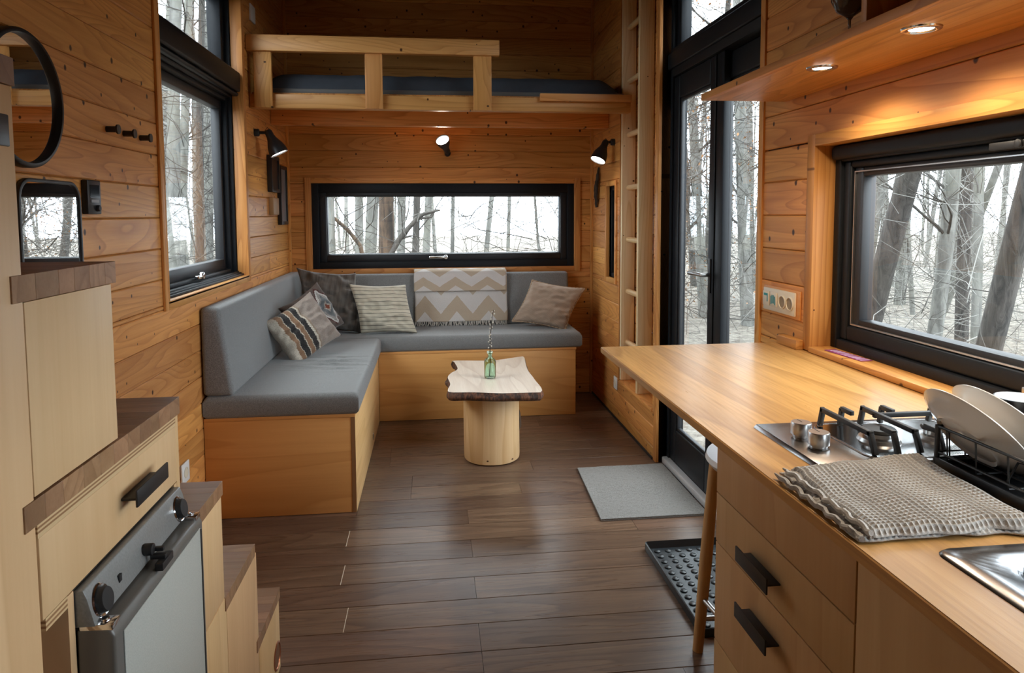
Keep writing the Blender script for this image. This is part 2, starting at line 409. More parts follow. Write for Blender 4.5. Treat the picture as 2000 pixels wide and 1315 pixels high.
def rects_minus(a0, a1, z0, z1, holes):
    zs = sorted({z0, z1, *[z for h in holes for z in h[2:4] if z0 < z < z1]})
    out = []
    for zi, zj in zip(zs, zs[1:]):
        segs = [(a0, a1)]
        for h in holes:
            if h[2] < zj-1e-6 and h[3] > zi+1e-6:
                ns = []
                for s0, s1 in segs:
                    if h[0] > s0: ns.append((s0, min(s1, h[0])))
                    if h[1] < s1: ns.append((max(s0, h[1]), s1))
                segs = [(p, q) for p, q in ns if q-p > 1e-4]
        out += [(p, q, zi, zj) for p, q in segs]
    return out
def panel(mb, axis, c0, c1, a0, a1, z0, z1, holes):
    for p, q, zi, zj in rects_minus(a0, a1, z0, z1, holes):
        if axis == 'x': mb.box(c0, c1, p, q, zi, zj)
        else: mb.box(p, q, c0, c1, zi, zj)
    return mb
ZJ, PITCHB = 1.292, .1115
def clad(parent, axis, c, s, a0, a1, z0, z1, holes, mat, th=.014, joints=()):
    """tongue-and-groove boards, one object each; s = sign of the outward face normal"""
    k = math.floor((z0-ZJ)/PITCHB); bv = .0035; g = .0006
    while ZJ+k*PITCHB < z1-1e-6:
        lo, hi = max(z0, ZJ+k*PITCHB), min(z1, ZJ+(k+1)*PITCHB); k += 1
        if hi-lo < .01: continue
        # snap holes so that no slivers remain
        for p, q, zi, zj in rects_minus(a0, a1, lo, hi, holes):
            if zj-zi < .012 or q-p < .012: continue
            cuts = [p]+[j for j in joints if p+.1 < j < q-.1 and (k % 3 == int(j*10) % 3)]+[q]
            for u0, u1 in zip(cuts, cuts[1:]):
                d = random.uniform(-.0006, .0006); f_ = c+s*d; b_ = c-s*th; m_ = c+s*(d-bv)
                prof = [(b_, zi+g), (m_, zi+g), (f_, zi+g+bv), (f_, zj-g-bv), (m_, zj-g), (b_, zj-g)]
                mb = MB()
                if axis == 'x': mb.prism(prof, 'y', u0+.0004, u1-.0004)
                else: mb.prism(prof, 'x', u0+.0004, u1-.0004)
                obj('wall_board', mb, mat, parent)

# ------------------------------------------------------------------ room shell
XL, XR, YB, YF, ZC = -.97, 1.148, 4.87, -2.3, 2.82
W1 = (2.65, 3.785, .984, 2.46)  # top edge is out of view, kept low to dim the loft
W2 = (-.821, 1.021, .921, 1.52)
W3 = (-.35, 1.97, .886, 1.50); W4 = (4.24, 4.445, .887, 1.477); D1 = (2.33, 3.42, 0.0, 2.46)  # kitchen window stretched unseen for fill light; door top lowered to dim loft
NI = (3.48, 4.15, .27, 2.82)
def grow(h, g): return (h[0]-g, h[1]+g, h[2]-g, h[3]+g)

wl = struct('wall_left', 'left wall of horizontal knotty pine boards', 'wall')
mb = MB(); panel(mb, 'x', -1.12, -.984, YF-.2, YB+.2, -.1, ZC+.1, [W1]); obj('wall_backing', mb, dark_gap, wl)
clad(wl, 'x', XL, 1, YF, YB, 0, ZC, [grow(W1, .012)], pine_y, joints=(-.9, .9, 1.6, 4.3))
wr = struct('wall_right', 'right wall of horizontal knotty pine boards', 'wall')
mb = MB(); panel(mb, 'x', 1.162, 1.285, YF-.2, YB+.2, -.1, ZC+.1, [W3, W4, D1, NI])
panel(mb, 'x', 1.254, 1.285, NI[0], NI[1], NI[2], NI[3], []); obj('wall_backing', mb, dark_gap, wr)
clad(wr, 'x', XR, -1, YF, 2.30, 0, ZC, [grow(W3, .012)], pine_y, joints=(-.9, .4))
clad(wr, 'x', XR, -1, 2.30, 3.46, 2.49, ZC, [], pine_y)
clad(wr, 'x', XR, -1, 3.46, YB, 0, ZC, [grow(W4, .012), NI], pine_y)
clad(wr, 'x', 1.24, -1, NI[0], NI[1], NI[2], NI[3], [], pine_y)
obj('niche_ledge', MB().box(1.140, 1.242, NI[0]+.001, NI[1]-.001, NI[2]-.016, NI[2]+.002), pine_y, wr, bevel=.003)
obj('niche_reveal', MB().box(1.148, 1.24, NI[1], NI[1]+.014, NI[2], ZC), pine_z, wr)
wb = struct('wall_back', 'far end wall of pine boards around the long window', 'wall')
mb = MB(); panel(mb, 'y', 4.884, 5.06, -1.17, 1.38, -.1, ZC+.1, [W2]); obj('wall_backing', mb, dark_gap, wb)
clad(wb, 'y', YB, -1, XL, XR, 0, ZC, [grow(W2, .012)], pine_x)
wf = struct('wall_front', 'pine board wall behind the camera', 'wall')
mb = MB(); panel(mb, 'y', YF-.2, YF-.014, -1.17, 1.38, -.1, ZC+.1, []); obj('wall_backing', mb, dark_gap, wf)
clad(wf, 'y', YF, 1, XL, XR, 0, ZC, [], pine_x)
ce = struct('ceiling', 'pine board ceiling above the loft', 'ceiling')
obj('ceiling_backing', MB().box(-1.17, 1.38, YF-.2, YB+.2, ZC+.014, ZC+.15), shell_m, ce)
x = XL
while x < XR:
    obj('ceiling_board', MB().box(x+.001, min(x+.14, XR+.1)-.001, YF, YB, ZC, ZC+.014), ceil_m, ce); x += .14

fl = struct('floor', 'dark brown laminate plank floor', 'floor')
obj('subfloor', MB().box(-1.17, 1.38, YF-.2, YB+.2, -.12, -.012), shell_m, fl)
fixed = {-2: [.70], -1: [-.9, .132], 0: [-.9, .132], 1: [-.29], 2: [.136], 3: [-.335, .86], 4: [.14], 5: [-.35, .83], 6: [.14], 9: [-.11], 10: [.5]}
r0 = int((YF-1.97)/.1425)-1
for r in range(r0, 21):
    y0 = 1.97+.1425*r; y1 = y0+.1425
    if y0 > YB or y1 < YF: continue
    js = fixed.get(r)
    if js is None: js = [random.uniform(-.8, -.1), random.uniform(.3, 1.0)]
    cuts = [XL-.0]+sorted(js)+[1.23]
    for a, b in zip(cuts, cuts[1:]):
        mb = MB(); g = .0007; bv = .0012; dz = random.uniform(-.0002, .0002)
        mb.prism([(max(y0, YF)+g, -.012), (max(y0, YF)+g, -bv+dz), (max(y0, YF)+g+bv, dz), (min(y1, YB)-g-bv, dz), (min(y1, YB)-g, -bv+dz), (min(y1, YB)-g, -.012)], 'x', a+.0006, b-.0006)
        obj('floor_plank', mb, floor_m, fl)

for jx, jy in ((-.335, 2.54), (-.35, 2.825), (-.29, 2.255)):
    obj('worn_joint', MB().box(jx-.0010, jx+.0010, jy-.140, jy-.004, -.001, .0006), cream_pl, fl)
# trims in the room corners and around the openings
trim_n = [0]
def trim(mb, mat, label, bevel=.002):
    trim_n[0] += 1
    return sobj('trim_%d' % trim_n[0], mb, mat, label, 'trim', bevel=bevel)
trim(MB().box(XL, XL+.018, YB-.018, YB, 0, ZC), pine_z, 'pine corner strip where left wall meets far wall')
trim(MB().box(XR-.018, XR, YB-.018, YB, 0, ZC), pine_z, 'pine corner strip where right wall meets far wall')
trim(MB().box(1.146, 1.215, 3.42, 3.462, 0, 2.82), pine_z, 'tall pine jamb board at far side of the glass door', .003)
trim(MB().box(1.140, 1.20, 2.296, 2.33, 0, 2.82), pine_z, 'pine edge strip at near side of the glass door', .003)
for i, (a, b) in enumerate(((YF, .81), (3.47, YB))):  # thin black strips stand in for the shade line at the wall foot
    o = sobj('shade_strip_right' if i else 'shade_strip_left', MB().box(*( (XR-.006, XR) if i else (XL, XL+.012)), a if i else YF, b if i else .3, 0, .012), rubber, 'dark shadow strip at foot of right wall' if i else 'dark shadow strip at foot of left wall', 'shade_strip')

# ------------------------------------------------------------------ windows
def ring(mb, axis, c0, c1, a0, a1, z0, z1, w_, wz0=None, wz1=None):
    """rectangular frame ring of member width w_"""
    wz0 = w_ if wz0 is None else wz0; wz1 = w_ if wz1 is None else wz1
    for r in ((a0, a0+w_, z0, z1), (a1-w_, a1, z0, z1), (a0+w_, a1-w_, z0, z0+wz0), (a0+w_, a1-w_, z1-wz1, z1)):
        if axis == 'x': mb.box(c0, c1, *r)
        else: mb.box(r[0], r[1], c0, c1, r[2], r[3])
    return mb
def pane(parent, axis, c, a0, a1, z0, z1):
    mb = MB()
    if axis == 'x': mb.box(c-.003, c+.003, a0, a1, z0, z1)
    else: mb.box(a0, a1, c-.003, c+.003, z0, z1)
    return obj('pane', mb, pane_m, parent)

# window_1 : tall left window, opening sash below and fixed light above
w1 = struct('window_1', 'tall black-framed window in the left wall above the sofa', 'window', (-1.1, 3.2, 1.9))
ring(mb := MB(), 'x', -1.118, -1.02, W1[0], W1[1], W1[2], W1[3], .022); obj('window_frame', mb, alu, w1, bevel=.003)
ring(mb := MB(), 'x', -1.112, -1.04, W1[0]+.022, W1[1]-.022, 1.004, 1.905, .022, .02, .02); obj('sash', mb, alu, w1, bevel=.004)
ring(mb := MB(), 'x', -1.110, -1.065, W1[0]+.044, W1[1]-.044, 1.02, 1.885, .030, .055, .042); obj('sash_bead', mb, alu_in, w1, bevel=.004)
pane(w1, 'x', -1.098, W1[0]+.07, W1[1]-.07, 1.07, 1.85)
mb = MB().box(-1.118, -1.02, W1[0]+.022, W1[1]-.022, 1.905, 2.045); obj('transom', mb, alu, w1, bevel=.004)
mb = MB().box(-1.019, -.972, W1[0]+.013, W1[1]-.013, 1.935, 2.035); mb.box(-1.019, -.985, W1[0], W1[1], 1.915, 1.935); obj('blind_cassette', mb, alu, w1, bevel=.012, seg=3)
ring(mb := MB(), 'x', -1.112, -1.045, W1[0]+.022, W1[1]-.022, 2.045, W1[3]-.022, .055, .03, .05); obj('upper_sash', mb, alu, w1, bevel=.004)
pane(w1, 'x', -1.09, W1[0]+.07, W1[1]-.07, 2.07, W1[3]-.06)
for i in range(3): obj('sill_profile', MB().box(-1.019+.012*i, -1.011+.012*i, W1[0], W1[1], W1[2]+.0, W1[2]+.024-.006*i), alu, w1, bevel=.002)
mb = MB().box(-1.040, -1.020, 3.17, 3.26, 1.018, 1.034); mb.cyl((-1.035, 3.235, 1.03), .016, .018, 'x', 16); obj('handle', mb, chrome, w1, bevel=.004, label='chrome window handle')
# casing boards
mb = MB().box(XL, XL+.010, W1[0]-.032, W1[0], W1[2]-.032, W1[3]+.03); mb.box(-1.018, XL+.010, W1[0]-.0, W1[0]+.012, W1[2], W1[3]); obj('casing_board', mb, pine_z, w1, bevel=.002)
mb = MB().box(XL, XL+.010, W1[1], W1[1]+.032, W1[2]-.032, W1[3]+.03); mb.box(-1.018, XL+.010, W1[1]-.012, W1[1], W1[2], W1[3]); obj('casing_board', mb, pine_z, w1, bevel=.002)
mb = MB().box(XL, XL+.010, W1[0]-.0, W1[1]+.0, W1[2]-.032, W1[2]); mb.box(-1.018, XL+.010, W1[0], W1[1], W1[2]-.010, W1[2]+.002); obj('casing_board', mb, pine_y, w1, bevel=.002)

# window_2 : long low window in the far wall
w2 = struct('window_2', 'long low black window in the far wall above the sofa', 'window', (.1, 4.95, 1.2))
ring(mb := MB(), 'y', 4.885, 5.03, W2[0]-.004, W2[1]+.004, W2[2]-.004, W2[3]+.004, .057, .057, .072); obj('window_frame', mb, alu, w2, bevel=.004)
ring(mb := MB(), 'y', 4.905, 5.01, W2[0]+.050, W2[1]-.050, W2[2]+.05, W2[3]-.062, .050, .052, .03); obj('sash', mb, alu_in, w2, bevel=.005)
ring(mb := MB(), 'y', 4.92, 4.97, W2[0]+.094, W2[1]-.094, W2[2]+.096, W2[3]-.086, .010); obj('glazing_bead', mb, alu, w2, bevel=.002)
pane(w2, 'y', 4.945, W2[0]+.10, W2[1]-.10, W2[2]+.10, W2[3]-.09)
mb = MB().box(-.02, .10, 4.875, 4.888, .992, 1.008); mb.cyl((.098, 4.905, 1.000), .015, -.028, 'y', 16); obj('handle', mb, chrome, w2, bevel=.004, label='chrome window handle')
for a0, a1, z0, z1, m in ((W2[0]-.034, W2[0]+.006, W2[2]-.03, W2[3]+.034, pine_z), (W2[1]-.006, W2[1]+.036, W2[2]-.03, W2[3]+.034, pine_z),
                          (W2[0]+.006, W2[1]-.006, W2[3]-.004, W2[3]+.034, pine_x), (W2[0]+.006, W2[1]-.006, W2[2]-.03, W2[2]+.006, pine_x)):
    obj('casing_board', MB().box(a0, a1, YB-.012, YB+.03, z0, z1), m, w2, bevel=.002)

# window_3 : kitchen window
w3 = struct('window_3', 'wide black kitchen window above the worktop', 'window', (1.25, 1.4, 1.2))
ring(mb := MB(), 'x', 1.205, 1.284, W3[0], W3[1]-.006, W3[2]+.006, W3[3], .030, .03, .05); obj('window_frame', mb, alu, w3, bevel=.004)
ring(mb := MB(), 'x', 1.215, 1.280, W3[0]+.030, W3[1]-.036, W3[2]+.036, W3[3]-.05, .034, .045, .02); obj('sash', mb, alu, w3, bevel=.007, seg=3)
ring(mb := MB(), 'x', 1.228, 1.27, W3[0]+.064, W3[1]-.070, W3[2]+.081, W3[3]-.070, .040, .022, .026); obj('glazing_bead', mb, alu_in, w3, bevel=.004)
ring(mb := MB(), 'x', 1.222, 1.229, W3[0]+.064, W3[1]-.078, W3[2]+.084, W3[3]-.080, .003, .004, .003); obj('gasket_line', mb, satin, w3)
pane(w3, 'x', 1.245, W3[0]+.10, W3[1]-.108, W3[2]+.102, W3[3]-.094)
mb = MB().box(1.185, 1.240, W3[0], W3[1]-.012, 1.455, 1.497); obj('blind_cassette', mb, alu, w3, bevel=.012, seg=3)
mb = MB().box(1.198, 1.212, 1.22, 1.38, 1.432, 1.448); mb.cyl((1.20, 1.30, 1.44), .010, -.008, 'x', 12); obj('blind_latch', mb, black, w3, bevel=.003)
mb = MB().cyl((1.212, 1.245, .935), .012, -.010, 'x', 16); mb.box(1.200, 1.206, 1.243, 1.268, .929, .941); obj('sash_lock', mb, satin, w3, bevel=.001)
obj('casing_board', MB().box(XR-.008, 1.21, W3[1]-.004, W3[1]+.036, W3[2]-.008, W3[3]+.034), pine_z, w3, bevel=.002)
obj('casing_board', MB().box(XR-.008, 1.21, W3[0], W3[1]-.004, W3[3]-.001, W3[3]+.034), pine_y, w3, bevel=.002)
obj('casing_board', MB().box(XR-.008, 1.21, W3[0]-.036, W3[0]-.001, W3[2]-.008, W3[3]+.034), pine_z, w3, bevel=.002)
obj('sill_board', MB().box(XR-.012, 1.21, W3[0], W3[1]-.004, .8765, .893), pine_y, w3, bevel=.002)

# window_4 : small window low in the right wall beyond the ladder
w4 = struct('window_4', 'small dark window in the right wall beyond the ladder', 'window', (1.25, 4.34, 1.18))
ring(mb := MB(), 'x', 1.17, 1.284, W4[0], W4[1], W4[2], W4[3], .026); obj('window_frame', mb, alu, w4, bevel=.003)
ring(mb := MB(), 'x', 1.185, 1.26, W4[0]+.026, W4[1]-.026, W4[2]+.026, W4[3]-.026, .022, .03, .03); obj('sash', mb, alu_in, w4, bevel=.004)
pane(w4, 'x', 1.235, W4[0]+.04, W4[1]-.04, W4[2]+.05, W4[3]-.05)
for a0, a1, z0, z1, m in ((W4[0]-.034, W4[0], W4[2]-.03, W4[3]+.03, pine_z), (W4[1], W4[1]+.034, W4[2]-.03, W4[3]+.03, pine_z), (W4[0], W4[1], W4[3], W4[3]+.03, pine_y), (W4[0], W4[1], W4[2]-.03, W4[2], pine_y)):
    obj('casing_board', MB().box(XR-.010, XR+.03, a0, a1, z0, z1), m, w4, bevel=.002)

# window_5 : small rounded window behind the stairs
def rrect(y0, y1, z0, z1, rt_, rb_, n=8):
    pts = []
    for cx, cz, r, a0 in ((y1-rt_, z1-rt_, rt_, 0), (y0+rt_, z1-rt_, rt_, 90), (y0+rb_, z0+rb_, rb_, 180), (y1-rb_, z0+rb_, rb_, 270)):
        for i in range(n+1):
            a = math.radians(a0+90*i/n); pts.append((cx+r*math.cos(a), cz+r*math.sin(a)))
    return pts
def rring(mb, axis, c0, c1, outer, inner):
    n = len(outer); k = 'xyz'.index(axis); vs = []
    for c in (c0, c1):
        for P in (outer, inner):
            for p in P: q = list(p); q.insert(k, c); vs.append(tuple(q))
    fs = []
    for i in range(n):
        j = (i+1) % n
        fs += [(i, j, n+j, n+i), (2*n+i, 3*n+i, 3*n+j, 2*n+j), (i, 2*n+i, 2*n+j, j), (n+i, n+j, 3*n+j, 3*n+i)]
    return mb.add(vs, fs)
# door_1 : sliding glass door with a light above
d1 = struct('door_1', 'tall black glass door with two leaves in the right wall', 'door', (1.25, 2.87, 0))
ring(mb := MB(), 'x', 1.205, 1.284, D1[0], D1[1], .0, D1[3], .030, .012, .03); obj('door_frame', mb, alu, d1, bevel=.003)
obj('sill_strip', MB().box(1.180, 1.284, D1[0], D1[1], .0, .034), plain('aluminium_sill', (.60, .60, .61), .5, .35), d1, bevel=.006, label='silver metal door sill')
obj('transom', MB().box(1.200, 1.284, D1[0]+.030, D1[1]-.030, 1.975, 2.115), alu, d1, bevel=.004)
obj('blind_cassette', MB().box(1.188, 1.215, D1[0], D1[1], 2.015, 2.095), alu, d1, bevel=.008, seg=3)
def leaf(x0, x1, y0, y1, sl, sr):
    L = obj('door_leaf', ring(MB(), 'x', x0, x1, y0, y1, .034, 1.975, .001, .001, .001), alu, d1)
    mb = MB(); mb.box(x0, x1, y0, y0+sl, .034, 1.975); mb.box(x0, x1, y1-sr, y1, .034, 1.975); mb.box(x0, x1, y0+sl, y1-sr, .034, .205); mb.box(x0, x1, y0+sl, y1-sr, 1.862, 1.975)
    obj('leaf_frame', mb, alu, L, bevel=.008, seg=3)
    mb = MB(); ring(mb, 'x', x0+.007, x1-.007, y0+sl-.001, y1-sr+.001, .204, 1.863, .014); obj('glazing_bead', mb, alu_in, L, bevel=.004)
    pane(L, 'x', (x0+x1)/2, y0+sl, y1-sr, .205, 1.862)
    return L
L1 = leaf(1.213, 1.247, 2.875, D1[1]-.030, .062, .074)
obj('handle_plate', MB().box(1.207, 1.213, 2.893, 2.917, .95, 1.10), black, L1, bevel=.001)
L2 = leaf(1.249, 1.283, D1[0]+.030, 2.885, .070, .038)
obj('mullion', MB().box(1.216, 1.247, 2.80, 2.874, .034, 1.975), alu, d1, bevel=.005)
mb = MB().cyl((1.215, 2.905, 1.03), .009, -.045, 'x', 12); mb.tube([(1.172, 2.90, 1.03), (1.170, 2.96, 1.03), (1.170, 3.05, 1.028)], .009, 10)
obj('door_handle', mb, satin, L1, bevel=.002, label='satin metal lever handle')
ring(mb := MB(), 'x', 1.225, 1.28, D1[0]+.030, D1[1]-.030, 2.115, D1[3]-.03, .055, .020, .05); obj('upper_sash', mb, alu, d1, bevel=.005)
pane(d1, 'x', 1.255, D1[0]+.07, D1[1]-.07, 2.13, D1[3]-.07)

# ------------------------------------------------------------------ loft
lf = struct('loft_floor', 'pine loft platform with edge beam above the sofa', 'loft', (0, 4.4, 1.955))
obj('edge_beam', MB().box(XL+.002, XR-.002, 3.92, 3.985, 1.880, 1.955), pine_beam, lf, bevel=.003)
obj('joist', MB().box(XL+.002, XR-.002, 4.415, 4.48, 1.853, 1.955), pine_x, lf, bevel=.003)
x = XL+.002
while x < XR-.01:
    obj('deck_board', MB().box(x, min(x+.1115, XR-.002)-.001, 3.985, YB-.002, 1.955, 1.973), pine_y, lf); x += .1115
obj('cleat', MB().box(.616, XR-.002, 3.895, 3.92, 1.935, 1.977), pine_beam, lf, bevel=.003)
gr = thing('guard_rail', 'low pine guard rail with three posts along the loft edge', 'railing', (-.3, 3.9, 1.88))
obj('top_rail', MB().box(XL+.003, .385, 3.872, 3.918, 2.174, 2.258), pine_beam, gr, bevel=.003)
for a, b in ((-.935, -.842), (-.350, -.256), (.241, .342)): obj('post', MB().box(a, b, 3.892, 3.919, 1.878, 2.174), pine_post, gr, bevel=.003)
ma = thing('mattress', 'dark slate mattress lying in the loft behind the guard rail', 'mattress', (.1, 4.4, 1.974))
obj('bed_base', MB().box(XL+.02, XR-.02, 4.0, YB-.03, 1.974, 2.0), bed_base, ma, bevel=.004)
mb = MB()
def mfn(u, v):
    x_ = -.94+2.05*u; y_ = 4.02+.80*v; e = min(u, 1-u)*20; e2 = min(v, 1-v)*9
    return (x_, y_, 2.0+.10*min(1, e**.5 if e < 1 else 1)*min(1, e2**.5 if e2 < 1 else 1)+.006*mnoise.noise(Vector((x_*9, y_*9, 0))))
mb.grid(90, 30, mfn); obj('cover', mb, bed_m, ma, smooth=True)
sw = obj('wall_socket', MB().box(XL, XL+.010, 3.98, 4.08, 2.36, 2.45), white_pl, bevel=.003); tag(sw, 'white wall plate on the left wall up in the dark loft', 'socket')

# ------------------------------------------------------------------ ladder
ld = thing('wall_ladder', 'tall pale wooden ladder standing in the right wall niche', 'ladder', (1.19, 3.95, .27))
for y0 in (3.765, 4.105): obj('rail', MB().box(1.149, 1.233, y0, y0+.030, .2725, 2.815), spruce_z, ld, bevel=.004)
k = 0
while .51+.316*k < 2.78:
    z = .51+.316*k; k += 1
    obj('rung', MB().cyl((1.192, 3.79, z), .0165, .32, 'y', 16), spruce_y, ld, smooth=True)

# ------------------------------------------------------------------ sofa benches
def bench_box(name, label, x0, x1, y0, y1, front, side=None):
    t_ = thing(name, label, 'bench', ((x0+x1)/2, (y0+y1)/2, 0))
    return t_
bl = thing('bench_base', 'left orange plywood bench box under the long grey seat cushion', 'bench', (-.65, 3.6, 0))
obj('front_panel', MB().box(XL+.002, -.358, 3.0, 3.015, .002, .425), plyx, bl, bevel=.001)
obj('side_panel', MB().box(-.357, -.340, 3.001, 4.33, .002, .425), plyy, bl, bevel=.001)
obj('panel_edge', MB().box(-.3575, -.3405, 2.9985, 3.0008, .002, .425), cut_edge, bl)
obj('lid', MB().box(XL+.002, -.340, 2.998, 4.33, .4255, .441), plyx, bl, bevel=.002)
obj('latch', MB().box(-.3395, -.334, 3.83, 3.85, .05, .085), chrome, bl, bevel=.002, label='small chrome latch')
bb = thing('bench_base', 'far plywood bench box below the long window', 'bench', (.2, 4.6, 0))
obj('front_panel', MB().box(-.3395, .914, 4.335, 4.350, .002, .425), plyx, bb, bevel=.001)
obj('side_panel', MB().box(.898, .913, 4.351, YB-.002, .002, .425), plyy, bb, bevel=.001)
obj('lid', MB().box(XL+.002, .918, 4.333, YB-.02, .4255, .441), plyx, bb, bevel=.002)

def cushion(name, label, x0, x1, y0, y1, z0, z1, r=.028, crease=False):
    mb = MB().box(x0, x1, y0, y1, z0, z1)
    o = obj(name, mb, sofa_m, bevel=r, seg=5, smooth=True); tag(o, label, 'cushion'); return o
# seat cushion top with soft dents where the pillow sat
def seat(name, label, x0, x1, y0, y1, z0, z1, wr_=None):
    def fn(u, v):
        # closed loop around the section: v runs bottom-front-top-back
        return None
    nx, ny = 60, 110; r = .022; mb = MB()
    def top(u, v):
        x_ = x0+(x1-x0)*u; y_ = y0+(y1-y0)*v; d = min(x_-x0, x1-x_, y_-y0, y1-y_); z = z1
        if d < r: z = z1-r+math.sqrt(max(0, r*r-(r-d)**2))
        if wr_:
            cx, cy, sx_, sy2 = wr_; g = math.exp(-((x_-cx)/sx_)**2-((y_-cy)/sy2)**2)
            z += g*(.0045*math.sin(y_*150+2.5*mnoise.noise(Vector((x_*7, y_*3, 0))))*max(0, mnoise.noise(Vector((x_*6, y_*22, 3)))+.25)-.004)
        z += .002*mnoise.noise(Vector((x_*5, y_*5, 1)))
        return (x_, y_, z)
    def warp(a): return .5-.5*math.cos(PI*a) if False else a
    mb.grid(nx, ny, lambda u, v: top(u, v))
    mb.box(x0, x1, y0, y1, z0, z1-r*.98)
    mb.uv = None
    o = obj(name, mb, sofa_m, smooth=True); tag(o, label, 'cushion'); return o
# simpler: bevelled body plus a separate softly creased top skin joined in the same mesh
def seat2(name, label, x0, x1, y0, y1, z0, z1, wr_=None, n=(70, 150)):
    r = .024; mb = MB(); L = []
    # edge-densified parameter lists
    def par(a, b, n_):
        e = [r*(1-math.cos(PI/2*i/5)) for i in range(6)]
        mid = [a+r+(b-a-2*r)*i/n_ for i in range(1, n_)]
        return [a+q for q in e]+mid+[b-q for q in e[::-1]]
    xs, ys = par(x0, x1, n[0]), par(y0, y1, n[1]); b = 0
    def zf(x_, y_):
        dx = min(x_-x0, x1-x_); dy = min(y_-y0, y1-y_)
        fx = 1 if dx >= r else math.sqrt(max(0, 1-((r-dx)/r)**2)); fy = 1 if dy >= r else math.sqrt(max(0, 1-((r-dy)/r)**2))
        z = z1-r+r*fx*fy
        if wr_:
            cx, cy, sx_, sy2 = wr_; g = math.exp(-((x_-cx)/sx_)**2-((y_-cy)/sy2)**2)
            m_ = max(0, mnoise.noise(Vector((x_*5, y_*24, 3)))+.15)
            z += g*(.020*m_*math.sin(y_*170+3*mnoise.noise(Vector((x_*6, y_*3, 0))))-.003)
        return z+.0025*mnoise.noise(Vector((x_*4, y_*4, 1)))*fx*fy
    nx, ny = len(xs), len(ys)
    for y_ in ys:
        for x_ in xs: mb.v.append((x_, y_, zf(x_, y_)))
    for j in range(ny-1):
        for i in range(nx-1): a = j*nx+i; mb.f.append((a, a+1, a+nx+1, a+nx))
    per = [i for i in range(nx)]+[j*nx+nx-1 for j in range(1, ny)]+[(ny-1)*nx+i for i in range(nx-2, -1, -1)]+[j*nx for j in range(ny-2, 0, -1)]
    base = len(mb.v)
    ins = .012
    for lvl, dz in ((0, z0+.014), (1, z0)):
        for p in per:
            x_, y_, _ = mb.v[p]
            if lvl: x_ = min(max(x_, x0+ins), x1-ins); y_ = min(max(y_, y0+ins), y1-ins)
            mb.v.append((x_, y_, dz))
    m = len(per)
    for i in range(m):
        j = (i+1) % m
        mb.f.append((per[i], per[j], base+j, base+i)); mb.f.append((base+i, base+j, base+m+j, base+m+i))
    mb.f.append(tuple(base+m+i for i in range(m)))
    o = obj(name, mb, sofa_m, smooth=True); tag(o, label, 'cushion'); return o
seat2('seat_cushion', 'long grey seat cushion on the left bench, creased on top', XL+.004, -.322, 2.985, 4.325, .4415, .536, (-.52, 3.62, .17, .16))
seat2('seat_cushion', 'grey seat cushion on the far bench under the window', XL+.004, .955, 4.328, YB-.004, .4415, .536, None, (120, 20))
def backrest(name, label, prof, axis, a0, a1):
    mb = MB().prism(prof, axis, a0, a1); o = obj(name, mb, sofa_m, bevel=.020, seg=5, smooth=True); return tag(o, label, 'cushion')
backrest('back_cushion', 'sloping grey back cushion along the left wall', [(XL+.004, .538), (-.838, .538), (-.888, .916), (XL+.004, .916)], 'y', 2.990, 4.835)
backrest('back_cushion', 'grey back cushion along the far wall below the window', [(4.735, .538), (YB-.014, .538), (YB-.014, .893), (4.79, .893)], 'x', -.83, .955)

# ------------------------------------------------------------------ pillows
def pillow(name, label, mat, W, Hh, T, loc, rot, seed=0, pinch=.10, wr_=.006, trimmat=None, nu=40, hx=1.6, fr=24., skew=0.):
    root = thing(name, label, 'pillow', loc); root.rotation_euler = rot; mb = MB()
    def side(sg):
        def fn(u, v):
            a, b = 2*u-1, 2*v-1
            px = a*(1-pinch*(1-abs(b)**2)*.5*abs(a)**6); py = b*(1-pinch*(1-abs(a)**2)*.5*abs(b)**6)
            q = max(0, (1-abs(a)**2.4)*(1-abs(b)**2.4)); z = T*.5*q**.55
            z += wr_*mnoise.noise(Vector((a*hx+seed, b*3.2+sg, seed*1.7)))*min(1, q*4)+wr_*.7*mnoise.noise(Vector((a*5+seed, b*6, sg+3)))*min(1, q*3)
            if wr_ > .012: z += wr_*.35*math.sin(b*fr+5*mnoise.noise(Vector((a*2, b*2, seed))))*min(1, q*3)*max(0, mnoise.noise(Vector((a*1.5, b*1.5, seed+9)))+.35)
            return (px*W/2+skew*py*Hh/2, py*Hh/2, sg*max(z, 0))
        return fn
    mb.grid(nu, nu, side(1)); mb.grid(nu, nu, side(-1))
    o = obj('cover', mb, mat, root, smooth=True, local=True)
    bm = bmesh.new(); bm.from_mesh(o.data); bmesh.ops.remove_doubles(bm, verts=bm.verts, dist=.0004); bmesh.ops.recalc_face_normals(bm, faces=bm.faces); bm.to_mesh(bm and o.data); bm.free()
    if trimmat:
        mb = MB(); n = 46
        for k_ in range(4):
            pts = []
            for i in range(n+1):
                a = 2*i/n-1; b = 1.0
                py = b*(1-pinch*(1-abs(a)**2)*.5); p = (a*W/2, py*Hh/2) if k_ % 2 == 0 else (py*W/2, a*Hh/2)
                if k_ > 1: p = (-p[0], -p[1])
                wv = .004*math.sin(i*1.9); pts.append((p[0]+skew*p[1], p[1], wv))
            mb.tube(pts, .0055, 5)
        obj('piping', mb, trimmat, root, smooth=True, local=True)
    return root
R = math.radians
